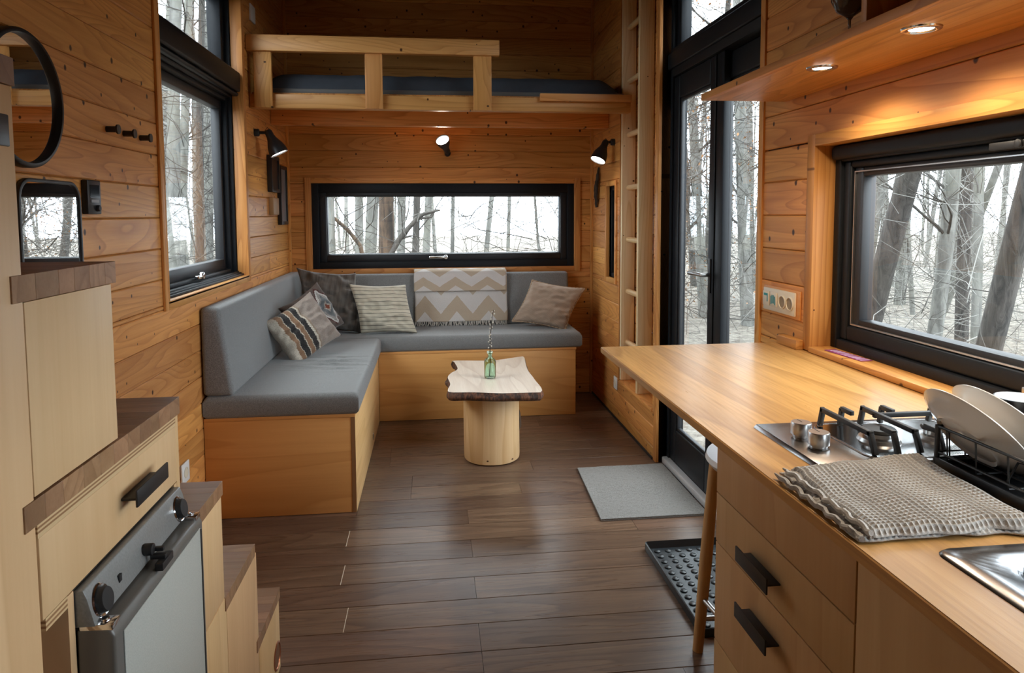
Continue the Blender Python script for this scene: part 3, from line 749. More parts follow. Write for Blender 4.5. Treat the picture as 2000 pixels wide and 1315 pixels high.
# local frame: x width, y up, z front
def face(normal, roll=0):
    """euler that puts +z on the given normal with y up, turned by roll about the normal"""
    n_ = Vector(normal).normalized(); u_ = Vector((0, 0, 1)); x_ = u_.cross(n_).normalized(); y_ = n_.cross(x_)
    m_ = Matrix((x_, y_, n_)).transposed() @ Matrix.Rotation(roll, 3, 'Z'); return m_.to_euler()
pillow('throw_pillow', 'big plain dark taupe pillow standing in the sofa corner', m_taupe, .38, .40, .16, (-.655, 4.565, .742), face((.12, -1, .30), R(-7)), 3, .24, .034, hx=2.2, skew=-.25)
pillow('throw_pillow', 'cream pillow with thin dark lines leaning on far backrest', m_lines, .36, .32, .15, (-.315, 4.49, .694), face((.05, -1, .28), R(-2)), 5, .16, .022, skew=-.26)
pillow('throw_pillow', 'beige fringed pillow at right end of the far sofa', m_check, .36, .30, .14, (.775, 4.56, .690), face((-.22, -1, .35), R(-9)), 8, .18, .014, beige_tr, skew=.28)
pillow('throw_pillow', 'dark patterned pillow with rust diamond behind the striped one', m_kilim, .33, .30, .12, (-.700, 4.13, .708), face((.70, -.70, .38), R(24)), 11, .20, .018)
pillow('throw_pillow', 'black, tan and cream striped pillow nearest on the left sofa', m_striped, .34, .30, .13, (-.700, 3.83, .680), face((.60, -.80, .42), R(26)), 14, .17, .018)

# ------------------------------------------------------------------ blanket over the far backrest
bk = thing('throw_blanket', 'cream and tan zigzag blanket draped over the far backrest', 'blanket', (.2, 4.78, .54))
def path(ps, s):
    L = [0]
    for a, b in zip(ps, ps[1:]): L.append(L[-1]+math.dist(a, b))
    d = s*L[-1]
    for i in range(len(ps)-1):
        if d <= L[i+1]+1e-9:
            q = (d-L[i])/(L[i+1]-L[i]); return (ps[i][0]+(ps[i+1][0]-ps[i][0])*q, ps[i][1]+(ps[i+1][1]-ps[i][1])*q)
    return ps[-1]
def arcpath(top, y_front_bot, z_bot, y_b):
    return [(YB-.008, .74), (YB-.008, top-.03), (YB-.014, top-.008), (YB-.03, top), (4.800, top+.001), (4.782, top-.006), (4.775, top-.03), (y_front_bot, z_bot)]
def sheet(ps, x0, x1, amp, sd):
    def fn(u, v):
        y_, z = path(ps, v); wv = amp*mnoise.noise(Vector((u*5, v*2.4, sd)))
        return (x0+(x1-x0)*u+.004*mnoise.noise(Vector((v*4, sd, u))), y_-abs(wv)*.8, z+wv*.3)
    return fn
P1 = [(4.845, .908), (4.82, .911), (4.792, .908), (4.772, .897), (4.764, .87), (4.722, .568)]
mb = MB(); mb.grid(60, 60, sheet(P1, -.118, .515, .010, 1)); obj('lower_layer', mb, m_chev, bk, smooth=True, solid=.005)
P2 = [(4.852, .917), (4.82, .922), (4.788, .920), (4.762, .905), (4.750, .87), (4.732, .775)]
mb = MB(); mb.grid(60, 30, sheet(P2, -.124, .508, .010, 2)); obj('upper_layer', mb, m_chev, bk, smooth=True, solid=.006)
mb = MB()
for i in range(88):
    x_ = -.112+.62*i/87; a = random.uniform(-.006, .006); b = random.uniform(-.01, .01)
    mb.tube([(x_, 4.722, .574), (x_+a, 4.716, .556), (x_+b, 4.712, .5385)], [.0022, .0028, .0018], 4)
obj('fringe', mb, fringe_m, bk, kind='stuff')

# ------------------------------------------------------------------ coffee table
ct = thing('coffee_table', 'coffee table of a live-edge slab on a peeled log', 'table', (.303, 3.61, 0))
OUT = [(0.125, 4.127), (0.297, 4.104), (0.373, 4.107), (0.551, 4.198), (0.557, 4.168), (0.537, 3.936), (0.53, 3.786), (0.535, 3.6), (0.526, 3.326), (0.34, 3.332), (0.199, 3.37), (0.089, 3.385), (0.071, 3.435), (0.086, 3.554), (0.077, 3.707), (0.099, 3.808), (0.137, 3.901), (0.126, 4.072)]
def dens(P, n=5):
    o = []; m = len(P)
    for i in range(m):
        p0, p1, p2, p3 = P[i-1], P[i], P[(i+1) % m], P[(i+2) % m]
        sharp = math.dist(p1, p2) > .25
        for k_ in range(n):
            t_ = k_/n
            if i in (3, 8): q = (p1[0]+(p2[0]-p1[0])*t_, p1[1]+(p2[1]-p1[1])*t_)
            else: q = tuple(.5*((2*p1[c])+(-p0[c]+p2[c])*t_+(2*p0[c]-5*p1[c]+4*p2[c]-p3[c])*t_**2+(-p0[c]+3*p1[c]-3*p2[c]+p3[c])*t_**3) for c in (0, 1))
            o.append(q)
    return o
O = dens(OUT); cxm = sum(p[0] for p in O)/len(O); cym = sum(p[1] for p in O)/len(O); n = len(O)
mb = MB(); mb.v += [(x_, y_, .420) for x_, y_ in O]; mb.f.append(tuple(range(n))); obj('slab_top', mb, slab_m, ct)
mb = MB()
for lv, (dz, gx) in enumerate(((.420, 0), (.412, .003), (.400, .012), (.388, .010), (.377, -.004))):
    for i, (x_, y_) in enumerate(O):
        d = Vector((x_-cxm, y_-cym, 0)); d.normalize(); g_ = gx+.010*mnoise.noise(Vector((x_*14, y_*14, dz*60)))*(lv > 0)
        mb.v.append((x_+d.x*g_, y_+d.y*g_, dz-.0005))
for lv in range(4):
    for i in range(n): a = lv*n+i; b = lv*n+(i+1) % n; mb.f.append((a, b, b+n, a+n))
mb.f.append(tuple(4*n+i for i in range(n)))
obj('bark_edge', mb, slab_bark, ct, smooth=True, label='dark brown bark edge')
mb = MB()
prof = [(0, .001), (.135, .001), (.147, .008), (.1485, .03), (.148, .2), (.1475, .36), (.146, .376), (0, .3765)]
mb.lathe((.305, 3.615, 0), prof, 40)
mb.v = [(.305+(x_-.305)*(1+.025*mnoise.noise(Vector((x_*9, y_*9, z*1.5)))), 3.615+(y_-3.615)*(1+.025*mnoise.noise(Vector((x_*9, y_*9, z*1.5+5)))), z) for x_, y_, z in mb.v]
obj('log', mb, log_m, ct, smooth=True)
mb = MB().tube([(.455, 3.66, .13), (.463, 3.66, .15), (.460, 3.66, .22), (.452, 3.66, .26)], [.006, .010, .008, .004], 6); obj('branch_stub', mb, bark_brown, ct, smooth=True)

bo = thing('bottle_vase', 'small green glass bottle standing on the slab table', 'vase', (.303, 3.66, .4208))
mb = MB().lathe((.303, 3.66, .4208), [(0, .001), (.029, .001), (.0315, .006), (.0315, .088), (.028, .100), (.013, .112), (.011, .132), (.016, .134), (.0165, .144), (.011, .146), (.0085, .142), (.0085, .114), (.024, .097), (.0280, .086), (.0280, .010), (0, .008)], 32)
obj('glass', mb, bottle_m, bo, smooth=True)
mb = MB(); pts = [(.300, 3.66, .432), (.304, 3.66, .50), (.304, 3.66, .60), (.309, 3.66, .68), (.315, 3.655, .74), (.322, 3.65, .79)]
tw = thing('dried_sprig', 'thin dry sprig standing in the green bottle', 'twig', (.303, 3.66, .4300))
mb.tube(pts, [.0022, .002, .002, .0018, .0015, .001], 6); obj('stem', mb, dry_m, tw, smooth=True)
mb = MB()
for i in range(26):
    t_ = i/25; z = .585+.20*t_; x_ = .303+.02*t_*t_+random.uniform(-.008, .008); y_ = 3.66+random.uniform(-.008, .005); s_ = random.uniform(.003, .0055)
    mb.lathe((x_, y_, z), [(0, -s_), (s_*.8, -s_*.5), (s_, 0), (s_*.7, s_*.6), (0, s_)], 6)
o = obj('bud', mb, plain('sprig_buds', (.55, .5, .42), .9), tw); o['kind'] = 'stuff'

# ------------------------------------------------------------------ floor things
mb = MB()
def matf(u, v):
    x0_ = .722+(.696-.722)*(1-v); x_ = x0_+(1.168-x0_)*u; y_ = 2.775+(3.375-2.775)*v
    return (x_, y_, .011+.0014*mnoise.noise(Vector((x_*60, y_*60, 0)))+.003*mnoise.noise(Vector((x_*4, y_*4, 5))))
mb.grid(90, 110, matf)
mb.prism([(.697, 2.776), (1.168, 2.776), (1.168, 3.374), (.723, 3.374)], 'z', .0015, .0095)
mb.uv = None
o = obj('door_mat', mb, mat_m); tag(o, 'grey looped door mat on the floor before the glass door', 'mat')

bt = thing('boot_tray', 'black plastic boot tray with raised dots on the floor', 'tray', (1.0, 2.26, 0))
TX0, TX1, TY0, TY1 = .805, 1.135, 1.95, 2.525
obj('base', MB().box(TX0+.012, TX1-.012, TY0+.012, TY1-.012, .002, .005), tray_m, bt)
mb = MB(); A = rrect(TX0, TX1, TY0, TY1, .012, .012, 3); B = rrect(TX0+.004, TX1-.004, TY0+.004, TY1-.004, .009, .009, 3); Cc = rrect(TX0+.014, TX1-.014, TY0+.014, TY1-.014, .006, .006, 3); n = len(A)
for P, z in ((A, .001), (A, .028), (B, .030), (Cc, .005)): mb.v += [(p[0], p[1], z) for p in P]
for l_ in range(3):
    for i in range(n): a = l_*n+i; b = l_*n+(i+1) % n; mb.f.append((a, b, b+n, a+n))
obj('rim', mb, tray_m, bt, smooth=True)
proto = None
for j in range(13):
    for i in range(7):
        x_ = TX0+.040+.042*i; y_ = TY1-.040-.040*j
        if proto is None:
            proto = obj('nub', MB().lathe((0, 0, 0), [(.0125, 0), (.012, .003), (.009, .0045), (0, .0048)], 12), tray_m, bt, smooth=True, local=True); o = proto
        else: o = proto.copy(); COL.objects.link(o); o.parent = bt
        o.location = Vector((x_, y_, .005))-bt.location

st = thing('bar_stool', 'bar stool with white seat and wooden legs behind the drawers', 'stool', (.95, 1.76, 0))
mb = MB().lathe((.953, 1.838, .562), [(0, .0), (.13, .0), (.163, .010), (.177, .028), (.173, .042), (.13, .036), (0, .030)], 40); obj('seat', mb, seat_white, st, smooth=True)
feet = [(.772, 1.895), (1.12, 1.885), (.80, 1.59), (1.12, 1.60)]
for fx, fy in feet:
    tx, ty = .955+(fx-.955)*.82+(-.0), 1.80+(fy-1.76)*.55
    obj('leg', MB().tube([(fx, fy, .001), (fx+(tx-fx)*.5, fy+(ty-fy)*.5, .285), (tx, ty, .572)], [.0155, .0185, .0155], 14), stool_wood, st, smooth=True)
def at(i, z): fx, fy = feet[i]; tx, ty = .955+(fx-.955)*.82, 1.80+(fy-1.76)*.55; q = z/.572; return (fx+(tx-fx)*q, fy+(ty-fy)*q, z)
for a, b, z in ((0, 2, .165), (1, 3, .165), (0, 1, .10), (2, 3, .10)): obj('footrest', MB().tube([at(a, z), at(b, z)], .008, 10), satin, st, smooth=True)

# ------------------------------------------------------------------ storage staircase
XS = -.4475
sc_ = thing('storage_staircase', 'storage staircase of pale plywood with dark treads on the left', 'staircase', (-.7, 1.2, 0))
TR = [(1.735, 1.974, .2365), (1.486, 1.723, .487), (1.258, 1.486, .741), (.815, 1.258, .982), (.800, 1.035, 1.236), (.35, .822, 1.470)]
TR = [(1.717, 1.974, .2365), (1.478, 1.723, .487), (1.250, 1.484, .741), (.790, 1.258, .982), (.790, 1.035, 1.236), (.30, .816, 1.470)]
for y0, y1, z in TR:
    td = bpy.data.objects.new('tread', None); COL.objects.link(td); td.parent = sc_; td.location = Vector((XS, y0, z))-sc_.location
    ys = [y0]; 
    while ys[-1] < y1-.03: ys.append(ys[-1]+random.uniform(.036, .05))
    ys[-1] = y1
    th = .030
    for a, b in zip(ys, ys[1:]):
        obj('stave', MB().box(XL+.002, XS+.002, a+.0002, b-.0002, z-th, z), acacia, td, bevel=.0004, seg=1)
def face_panel(y0, y1, z0, z1, x1=XS, th=.015): return MB().box(x1-th, x1, y0, y1, z0, z1)
obj('side_panel', face_panel(1.742, 1.966, .003, .206), ply, sc_, bevel=.0012)
obj('side_panel', face_panel(1.490, 1.7395, .003, .457), ply, sc_, bevel=.0012)
obj('side_panel', face_panel(1.262, 1.478, .489, .711), ply, sc_, bevel=.0012)
obj('side_panel', face_panel(1.236, 1.4875, .003, .4865), ply, sc_, bevel=.0012)
obj('side_panel', face_panel(.8145, 1.0235, .984, 1.205), ply, sc_, bevel=.0012)
obj('tall_panel', face_panel(.30, .813, .003, 1.4395), ply, sc_, bevel=.0015)
obj('riser_panel', MB().box(XL+.003, XS-.0155, 1.951, 1.966, .003, .206), ply, sc_)
obj('riser_panel', MB().box(XL+.003, XS-.0155, 1.700, 1.715, .238, .457), ply, sc_)
obj('riser_panel', MB().box(XL+.003, XS-.0155, 1.463, 1.478, .489, .711), ply, sc_)
obj('riser_panel', MB().box(XL+.003, XS-.0155, 1.232, 1.247, .743, .952), ply, sc_)
obj('riser_panel', MB().box(XL+.003, XS-.0155, 1.008, 1.023, .984, 1.206), ply, sc_)
obj('riser_panel', MB().box(XL+.003, XS-.0155, .798, .813, 1.238, 1.440), ply, sc_)
obj('end_stile', MB().box(XS-.015, XS, 1.238, 1.252, .745, .9515), ply, sc_, bevel=.001)
# ply lamination strip below tread 4
for i, m in enumerate((plyedge, cut_edge, plyedge, cut_edge, plyedge, plyedge)):
    obj('ply_layer', MB().box(XS-.10, XS+.001, .814, 1.2375, .9515-.0026*(i+1), .9515-.0026*i), m, sc_)
dr = obj('drawer', face_panel(.8155, 1.2365, .838, .9355, XS+.001, .016), ply, sc_, bevel=.0015)
mb = MB(); mb.box(XS+.001, XS+.026, 1.02, 1.125, .892, .896); mb.box(XS+.023, XS+.0265, 1.014, 1.131, .884, .909); obj('handle', mb, black, dr, bevel=.0012)
for i, m in enumerate((plyedge, cut_edge, plyedge, cut_edge, plyedge)):
    obj('ply_layer', MB().box(XS-.45, XS+.0, .822, .870, .837-.003*(i+1), .837-.003*i), m, sc_)
obj('divider', MB().box(XL+.003, XS, .870, .884, .003, .836), ply, sc_)
obj('divider', MB().box(XL+.003, XS, 1.2225, 1.2355, .003, .836), ply, sc_)
obj('divider', MB().box(XL+.003, XS-.0155, .806, .8205, .003, .836), ply, sc_)
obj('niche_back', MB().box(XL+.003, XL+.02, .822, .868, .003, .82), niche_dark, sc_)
mb = MB().lathe((XS-.004, 1.925, .062), [(.031, -.008), (.031, .003), (.034, .007), (.0385, .006), (.039, .0)], 32, (1, 0, 0)); rg = obj('ring_pull', mb, copper, sc_, smooth=True, label='round copper finger pull')
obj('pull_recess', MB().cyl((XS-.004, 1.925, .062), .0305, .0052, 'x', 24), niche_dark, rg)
# dark pull on the tall panel
mb = MB(); mb.box(XS+.0, XS+.026, .665, .750, 1.383, 1.387); mb.box(XS+.023, XS+.0265, .655, .758, 1.370, 1.402); obj('handle', mb, black, sc_, bevel=.0012)

# ------------------------------------------------------------------ fridge
fg = thing('camping_fridge', 'grey absorption fridge with white door built into the stairs', 'fridge', (-.65, 1.05, .25))
FY0, FY1 = .886, 1.221
obj('body', MB().box(-.90, -.450, FY0+.002, FY1-.002, .25, .834), fr_body, fg, bevel=.003)
mb = MB().prism([(-.4495, .786), (-.4245, .786), (-.4330, .822), (-.4375, .8335), (-.4495, .8335)], 'y', FY0, FY1); obj('control_panel', mb, fr_panel, fg, bevel=.0015)
mb = MB().box(-.4495, -.4370, FY0+.002, FY1-.002, .778, .786); obj('door_gap', mb, rubber, fg)
mb = MB().prism([(-.4485, .26), (-.402, .26), (-.402, .772), (-.408, .782), (-.4485, .783)], 'y', FY0, FY1); dd = obj('door', mb, fr_edge, fg, bevel=.004, seg=3)
obj('door_face', MB().box(-.4025, -.4003, FY0+.022, FY1-.018, .28, .766), fr_door, dd, bevel=.001, label='pale grey-white door panel')
obj('door_gasket', MB().box(-.4022, -.3995, FY1-.018, FY1-.014, .28, .762), rubber, dd)
for i, y_ in enumerate((.913, 1.190)):
    ax = (1, 0, .22); kb = obj('bezel', MB().lathe((-.431, y_, .806), [(.0195, -.002), (.0215, .002), (.020, .004), (.0172, .003)], 28, ax), chrome, fg, smooth=True)
    obj('knob', MB().lathe((-.431, y_, .806), [(.0165, -.001), (.0160, .008), (.0145, .011), (0, .0115)], 24, ax), rubber, kb, smooth=True)
mb = MB().cyl((-.430, 1.048, .806), .009, .014, 'x', 14); mb.box(-.420, -.398, 1.043, 1.053, .792, .799); mb.box(-.408, -.396, 1.028, 1.070, .781, .793); mb.box(-.424, -.404, 1.052, 1.060, .800, .806); obj('door_latch', mb, black, fg, bevel=.0015)
mb = MB().box(-.436, -.4275, .962, .970, .802, .812); obj('indicator', mb, rubber, fg)
for y_ in (FY0+.012, FY1-.012):
    mb = MB().box(-.445, -.405, y_-.011, y_+.011, .7795, .7875); mb.cyl((-.418, y_, .7835), .0055, .0075, 'z', 12); obj('hinge', mb, chrome, fg, bevel=.001)

# ------------------------------------------------------------------ kitchen
wt = thing('worktop', 'light oak worktop forming a breakfast bar at its far end', 'worktop', (.84, .8, .855))
SK = (.655, 1.00, .34, .748)
mb = MB()
wx0, wx1, wy0, wy1 = .535, XR-.001, -1.2, 2.137
for a in ((wx0, wx1, SK[3], wy1), (wx0, SK[0], wy0, SK[3]), (SK[1], wx1, wy0, SK[3]), (SK[0], SK[1], wy0, SK[2])): mb.box(*a, .8555, .875)
obj('top', mb, oak, wt)
obj('edge_band', MB().prism([(.535, .8555), (.5362, .875), (.5325, .873), (.5325, .8575)], 'y', wy0, wy1), oak, wt)
def cab(name, label, y0, y1):
    c = thing(name, label, 'cabinet', (.85, (y0+y1)/2, 0)); mb = MB()
    for b in ((.566, XR-.003, y1-.015, y1, .05, .8545), (.566, XR-.003, y0, y0+.015, .05, .8545), (.566, XR-.003, y0+.015, y1-.015, .05, .065), (1.12, XR-.003, y0+.015, y1-.015, .065, .8545)): mb.box(*b)
    obj('carcass', mb, kitply, c)
    obj('plinth', MB().box(.59, XR-.01, y0+.002, y1-.002, .001, .05), black, c); return c
du = cab('drawer_unit', 'plywood kitchen drawer unit with black pulls under the worktop', .8205, 1.268)
def pull(y0, y1, z, par):
    mb = MB(); mb.box(.524, .5495, y0+.004, y1-.004, z-.0015, z+.0015)
    mb.box(.522, .5255, y0, y1, z-.013, z+.014); return obj('handle', mb, black, par, bevel=.0013)
for z0, z1, hz in ((.7555, .8535, None), (.6565, .7535, .704), (.457, .6545, .602), (.055, .455, .40)):
    d = obj('drawer_front', MB().box(.55, .5655, .8215, 1.268, z0, z1), kitply, du, bevel=.0012)
    if hz: pull(1.008, 1.122, hz, d)
su = cab('sink_unit', 'plain plywood cupboard under the sink right of the drawers', .22, .8185)
dj = obj('door', MB().box(.55, .5655, .221, .8180, .055, .8535), kitply, su, bevel=.0012)

hb = thing('gas_hob', 'two-burner steel gas hob set in the oak worktop', 'hob', (.86, 1.165, .8755))
HX0, HX1, HY0, HY1 = .629, 1.015, 1.052, 1.281
obj('plate', MB().prism([(HX0, .8755), (HX1, .8755), (HX1-.006, .882), (HX0+.006, .882)], 'y', HY0, HY1), steel, hb, bevel=.001)
mb = MB(); rring(mb, 'z', .882, .8835, rrect(.735, 1.003, HY0+.012, HY1-.014, .03, .03, 6), rrect(.741, .997, HY0+.018, HY1-.020, .026, .026, 6)); obj('pan_rim', mb, steel, hb, bevel=.0004)
obj('burner_well', MB().prism(rrect(.742, .996, HY0+.019, HY1-.021, .025, .025, 6), 'z', .8821, .8826), plain('polished_steel', (.62, .62, .62), .12, 1.), hb)
for y_ in (1.198, 1.139):
    kk = obj('knob', MB().lathe((.683, y_, .8823), [(0, 0), (.0150, 0), (.0150, .004), (.0185, .005), (.0185, .026), (.0175, .0275), (0, .0275)], 28), satin, hb, smooth=True)
    obj('marker', MB().box(.6825, .6835, y_-.002, y_+.014, .9099, .9103), rubber, kk)
for bx, r_ in ((.812, .030), (.925, .026)):
    bn_ = obj('burner', MB().lathe((bx, 1.158, .8826), [(r_*1.25, 0), (r_*1.15, .006), (r_*.8, .008), (r_*.8, .016), (0, .016)], 32), satin, hb, smooth=True)
    obj('burner_cap', MB().lathe((bx, 1.158, .8988), [(0, 0), (r_*.95, 0), (r_, .003), (r_*.92, .007), (0, .0085)], 32), black_iron, bn_, smooth=True)
def bar(mb, pts, w_=.0042, h_=.0045):
    for a, b in zip(pts, pts[1:]):
        a, b = Vector(a), Vector(b); d = (b-a).normalized(); sdv = d.cross(Vector((0, 0, 1)))
        if sdv.length < .2: sdv = Vector((1, 0, 0))
        sdv.normalize(); u_ = sdv.cross(d)
        if abs(d.z) > .8: a_, b_ = a, b+d*h_
        else: a_, b_ = a-d*w_, b+d*w_
        vs = [tuple(p+sdv*sx2*w_+u_*su2*h_) for p in (a_, b_) for sx2, su2 in ((-1, -1), (1, -1), (1, 1), (-1, 1))]
        mb.add(vs, [(0, 1, 2, 3), (7, 6, 5, 4), (0, 4, 5, 1), (1, 5, 6, 2), (2, 6, 7, 3), (3, 7, 4, 0)])
ZT = .917
def grate(x0, dx):
    mb = MB(); ya, yb = 1.080, 1.252; yt0, yt1 = 1.096, 1.243
    bar(mb, [(x0, ya, .884), (x0, yt0, ZT)]); bar(mb, [(x0, yb, .884), (x0, yt1, ZT)]); bar(mb, [(x0, yt0, ZT), (x0, yt1, ZT)])
    x1 = x0+2*dx
    bar(mb, [(x1, ya, .884), (x1, yt0, ZT)]); bar(mb, [(x1, yb, .884), (x1, yt1, ZT)]); bar(mb, [(x1, yt0, ZT), (x1, yt1, ZT)])
    for xm in (x0+dx, x1+dx):
        bar(mb, [(xm, ya, .884), (xm, yt0-.004, ZT-.004)]); bar(mb, [(xm, yt0, ZT), (xm, yt0+.026, ZT)])
        bar(mb, [(xm, yb, .884), (xm, yt1+.004, ZT-.004)]); bar(mb, [(xm, yt1, ZT), (xm, yt1-.026, ZT)])
    bar(mb, [(x0+2*dx, 1.205, ZT-.003), (x0+5*dx+.02, 1.205, ZT-.003)]); bar(mb, [(x0+5*dx+.02, yb, .884), (x0+5*dx+.02, 1.243, ZT+.002)]); bar(mb, [(x0+5*dx+.02, 1.205, ZT), (x0+5*dx+.02, 1.243, ZT)])
    return mb
obj('pan_support', grate(.752, .042), black_iron, hb, bevel=.001)

# sink
sk = thing('sink', 'stainless steel sink set into the worktop at lower right', 'sink', (.83, .55, .70))
mb = MB(); o_ = rrect(.619, 1.04, .30, .776, .022, .022, 6); m_ = rrect(.623, 1.036, .304, .772, .020, .020, 6); i_ = rrect(.668, .99, .35, .735, .055, .055, 6); j_ = rrect(.674, .984, .356, .729, .052, .052, 6)
k2 = rrect(.684, .974, .366, .719, .045, .045, 6); n = len(o_)
for P, z in ((o_, .8752), (m_, .8785), (i_, .8785), (j_, .8735), (k2, .735), (rrect(.72, .94, .40, .685, .03, .03, 6), .725)): mb.v += [(p[0], p[1], z) for p in P]
for l_ in range(5):
    for i in range(n): a = l_*n+i; b = l_*n+(i+1) % n; mb.f.append((a, b, b+n, a+n))
mb.f.append(tuple(5*n+i for i in range(n)))
obj('basin', mb, plain('sink_steel', (.33, .33, .34), .2, 1.), sk, smooth=True)
obj('drain', MB().lathe((.83, .54, .7252), [(0, .001), (.03, .001), (.034, .003), (.036, .0)], 24), chrome, sk, smooth=True)

# dish cloth : waffle-knit, folded in two
def cloth(z, dx, amp, sd, x_in=0):
    Acorn = Vector((.566+dx, 1.038)); Bc = Vector((.812+x_in, 1.052)); Cn = Vector((.800+x_in, .800)); Dn = Vector((.550+dx, .803))
    def fn(u, v):
        p = (Dn*(1-u)+Cn*u)*(1-v)+(Acorn*(1-u)+Bc*u)*v
        e = min(u, 1-u, v, 1-v)
        p = p+Vector((.006*mnoise.noise(Vector((v*5, sd, 0)))*(1-u)*2, .012*mnoise.noise(Vector((u*5, sd+4, 0)))))
        wf_ = .0034*(abs(math.sin(u*PI*30))*abs(math.sin(v*PI*30)))
        hh = z+amp*(.5+mnoise.noise(Vector((u*3, v*3, sd))))+(.007)*math.exp(-((u-.85)/.16)**2-((v-.97)/.12)**2)
        hh = .8765+max(0, hh-.8765)*(min(1, e*18)**.5 if e*18 < 1 else 1)+(.0045 if z > .885 else 0)
        if u < .02 and z > .885: hh -= .002
        return (p.x, p.y, hh-wf_+.0016)
    return fn
dc = thing('dish_cloth', 'beige waffle-knit dish cloth folded beside the hob', 'cloth', (.68, .93, .8755))
mb = MB(); mb.grid(110, 110, cloth(.882, -.010, .004, 2)); obj('lower_fold', mb, towel_m, dc, smooth=True, solid=.0025)
mb = MB(); mb.grid(240, 240, cloth(.8855, .004, .007, 7)); obj('upper_fold', mb, towel_m, dc, smooth=True)
mb = MB()
for dx, z in ((-.008, .8815), (.006, .889)):
    pts = [(.552+dx+.004*mnoise.noise(Vector((i*.7, dx*90, 0))), 1.038-.236*i/40, z+.002*math.sin(i*1.1)) for i in range(2, 41)]; mb.tube(pts, [.0015, .003]+[.0042]*37, 7)
obj('hem', mb, towel_m, dc, smooth=True)

# dish rack
dk = thing('dish_rack', 'black wire dish rack holding two plates by the window', 'dish rack', (.95, .90, .8755))
RX0, RX1, RY0, RY1 = .826, 1.10, .62, 1.03
mb = MB()
for z, r_ in ((.948, .0025), (.905, .0018)):
    mb.tube([(RX0, RY0, z), (RX0, RY1, z), (RX1, RY1, z), (RX1, RY0, z), (RX0, RY0, z)], r_, 8)
for x_, y_ in ((RX0, RY0), (RX0, RY1), (RX1, RY0), (RX1, RY1)): mb.tube([(x_, y_, .878), (x_, y_, .950)], .0042, 8)
for x_ in [RX0+.02+.028*i for i in range(9)]: mb.tube([(x_, RY0, .948), (x_, RY0+.004, .897), (x_, RY1-.004, .897), (x_, RY1, .948)], .0016, 6)
for y_ in [RY0+.03+.06*i for i in range(7)]: mb.tube([(RX0, y_, .948), (RX0+.003, y_, .897), (RX1-.003, y_, .897), (RX1, y_, .948)], .0016, 6)
for i in range(6):
    y_ = RY1-.13-.04*i; mb.tube([(RX0+.02, y_+.012, .897), (RX0+.03, y_+.004, .93), (RX0+.04, y_-.006, .93), (RX0+.05, y_-.012, .897)], .0018, 6)
obj('wire_basket', mb, black, dk, smooth=True)
mb = MB().box(RX0-.004, RX1+.004, RY0-.004, RY1+.004, .877, .880); ring(mb, 'z' if False else 'x', 0, 0, 0, 0, 0, 0, 0) if False else None
for b in ((RX0-.004, RX0, RY0, RY1), (RX1, RX1+.004, RY0, RY1), (RX0-.004, RX1+.004, RY0-.004, RY0), (RX0-.004, RX1+.004, RY1, RY1+.004)): mb.box(*b, .880, .896)
obj('drip_tray', mb, black, dk, bevel=.001)

def plate(label, c, nrm, r_):
    o = thing('plate', label, 'plate', c); n_ = Vector(nrm).normalized()
    mb = MB().lathe(c, [(0, -.014), (r_*.45, -.014), (r_*.50, -.012), (r_*.55, -.017), (r_*.58, -.013), (r_*.75, -.007), (r_*.97, .004), (r_, .007), (r_*.985, .009), (r_*.9, .005), (r_*.72, -.002), (r_*.55, -.008), (0, -.009)], 64, tuple(n_))
    obj('dish', mb, ceramic, o, smooth=True); return o
plate('white plate leaning in the dish rack, nearest the hob', (.858, .992, .944), (.743, 0, .669), .092)
plate('white plate leaning in the dish rack behind the first one', (.905, .985, .950), (.743, 0, .669), .093)
mg = thing('enamel_mug', 'black enamel mug with white inside beside the dish rack', 'mug', (1.095, 1.10, .8758))
MC = (1.058, 1.120, .8758)
mg.location = MC
obj('cup', MB().lathe(MC, [(0, 0), (.036, 0), (.039, .004), (.040, .086), (.0405, .088), (.0385, .0885)], 40), mug_black, mg, smooth=True)
obj('inside', MB().lathe(MC, [(.0384, .0885), (.0375, .086), (.0368, .006), (0, .004)], 40), mug_white, mg, smooth=True)

# kitchen small things
sp = thing('socket_panel', 'cream four-gang socket and switch panel on the kitchen wall', 'socket', (XR, 2.15, 1.01))
obj('wood_frame', MB().box(XR-.006, XR-.0007, 2.030, 2.268, .962, 1.054), pine_y, sp, bevel=.002)
obj('plate', MB().box(XR-.013, XR-.006, 2.050, 2.258, .971, 1.047), cream_pl, sp, bevel=.003)
for i, y_ in enumerate((2.232, 2.180)):
    s_ = obj('switch', MB().box(XR-.017, XR-.013, y_-.021, y_+.021, .987, 1.035), cream_pl, sp, bevel=.0015)
    mb = MB(); x_ = XR-.0176
    if i == 0: mb.box(x_, x_+.0005, y_-.014, y_+.012, 1.020, 1.028); mb.box(x_, x_+.0005, y_-.014, y_-.009, 1.000, 1.020)
    else:
        for yy, zz in ((y_-.013, 1.0), (y_-.004, 1.004), (y_+.005, 1.004), (y_+.013, 1.0)): mb.add([(x_, yy-.003, zz-.006), (x_, yy+.003, zz-.006), (x_, yy+.005, zz+.022), (x_, yy-.001, zz+.022)], [(0, 1, 2, 3)])
    obj('sticker', mb, teal, s_)
for y_ in (2.126, 2.078):
    s_ = obj('socket_ring', MB().lathe((XR-.013, y_, 1.009), [(.0225, .0), (.0225, .003), (.0195, .004), (.0185, .001)], 28, (-1, 0, 0)), cream_pl, sp, smooth=True)
    mb = MB().cyl((XR-.0140, y_, 1.009), .0185, .0005, 'x', 24); obj('recess', mb, plain('socket_recess', (.30, .22, .13), .6), s_)
wbk = obj('wood_block', MB().box(XR-.030, XR-.001, 2.005, 2.128, .8755, .905), pine_y, bevel=.002); tag(wbk, 'small pine block on the bar below the socket panel', 'block')
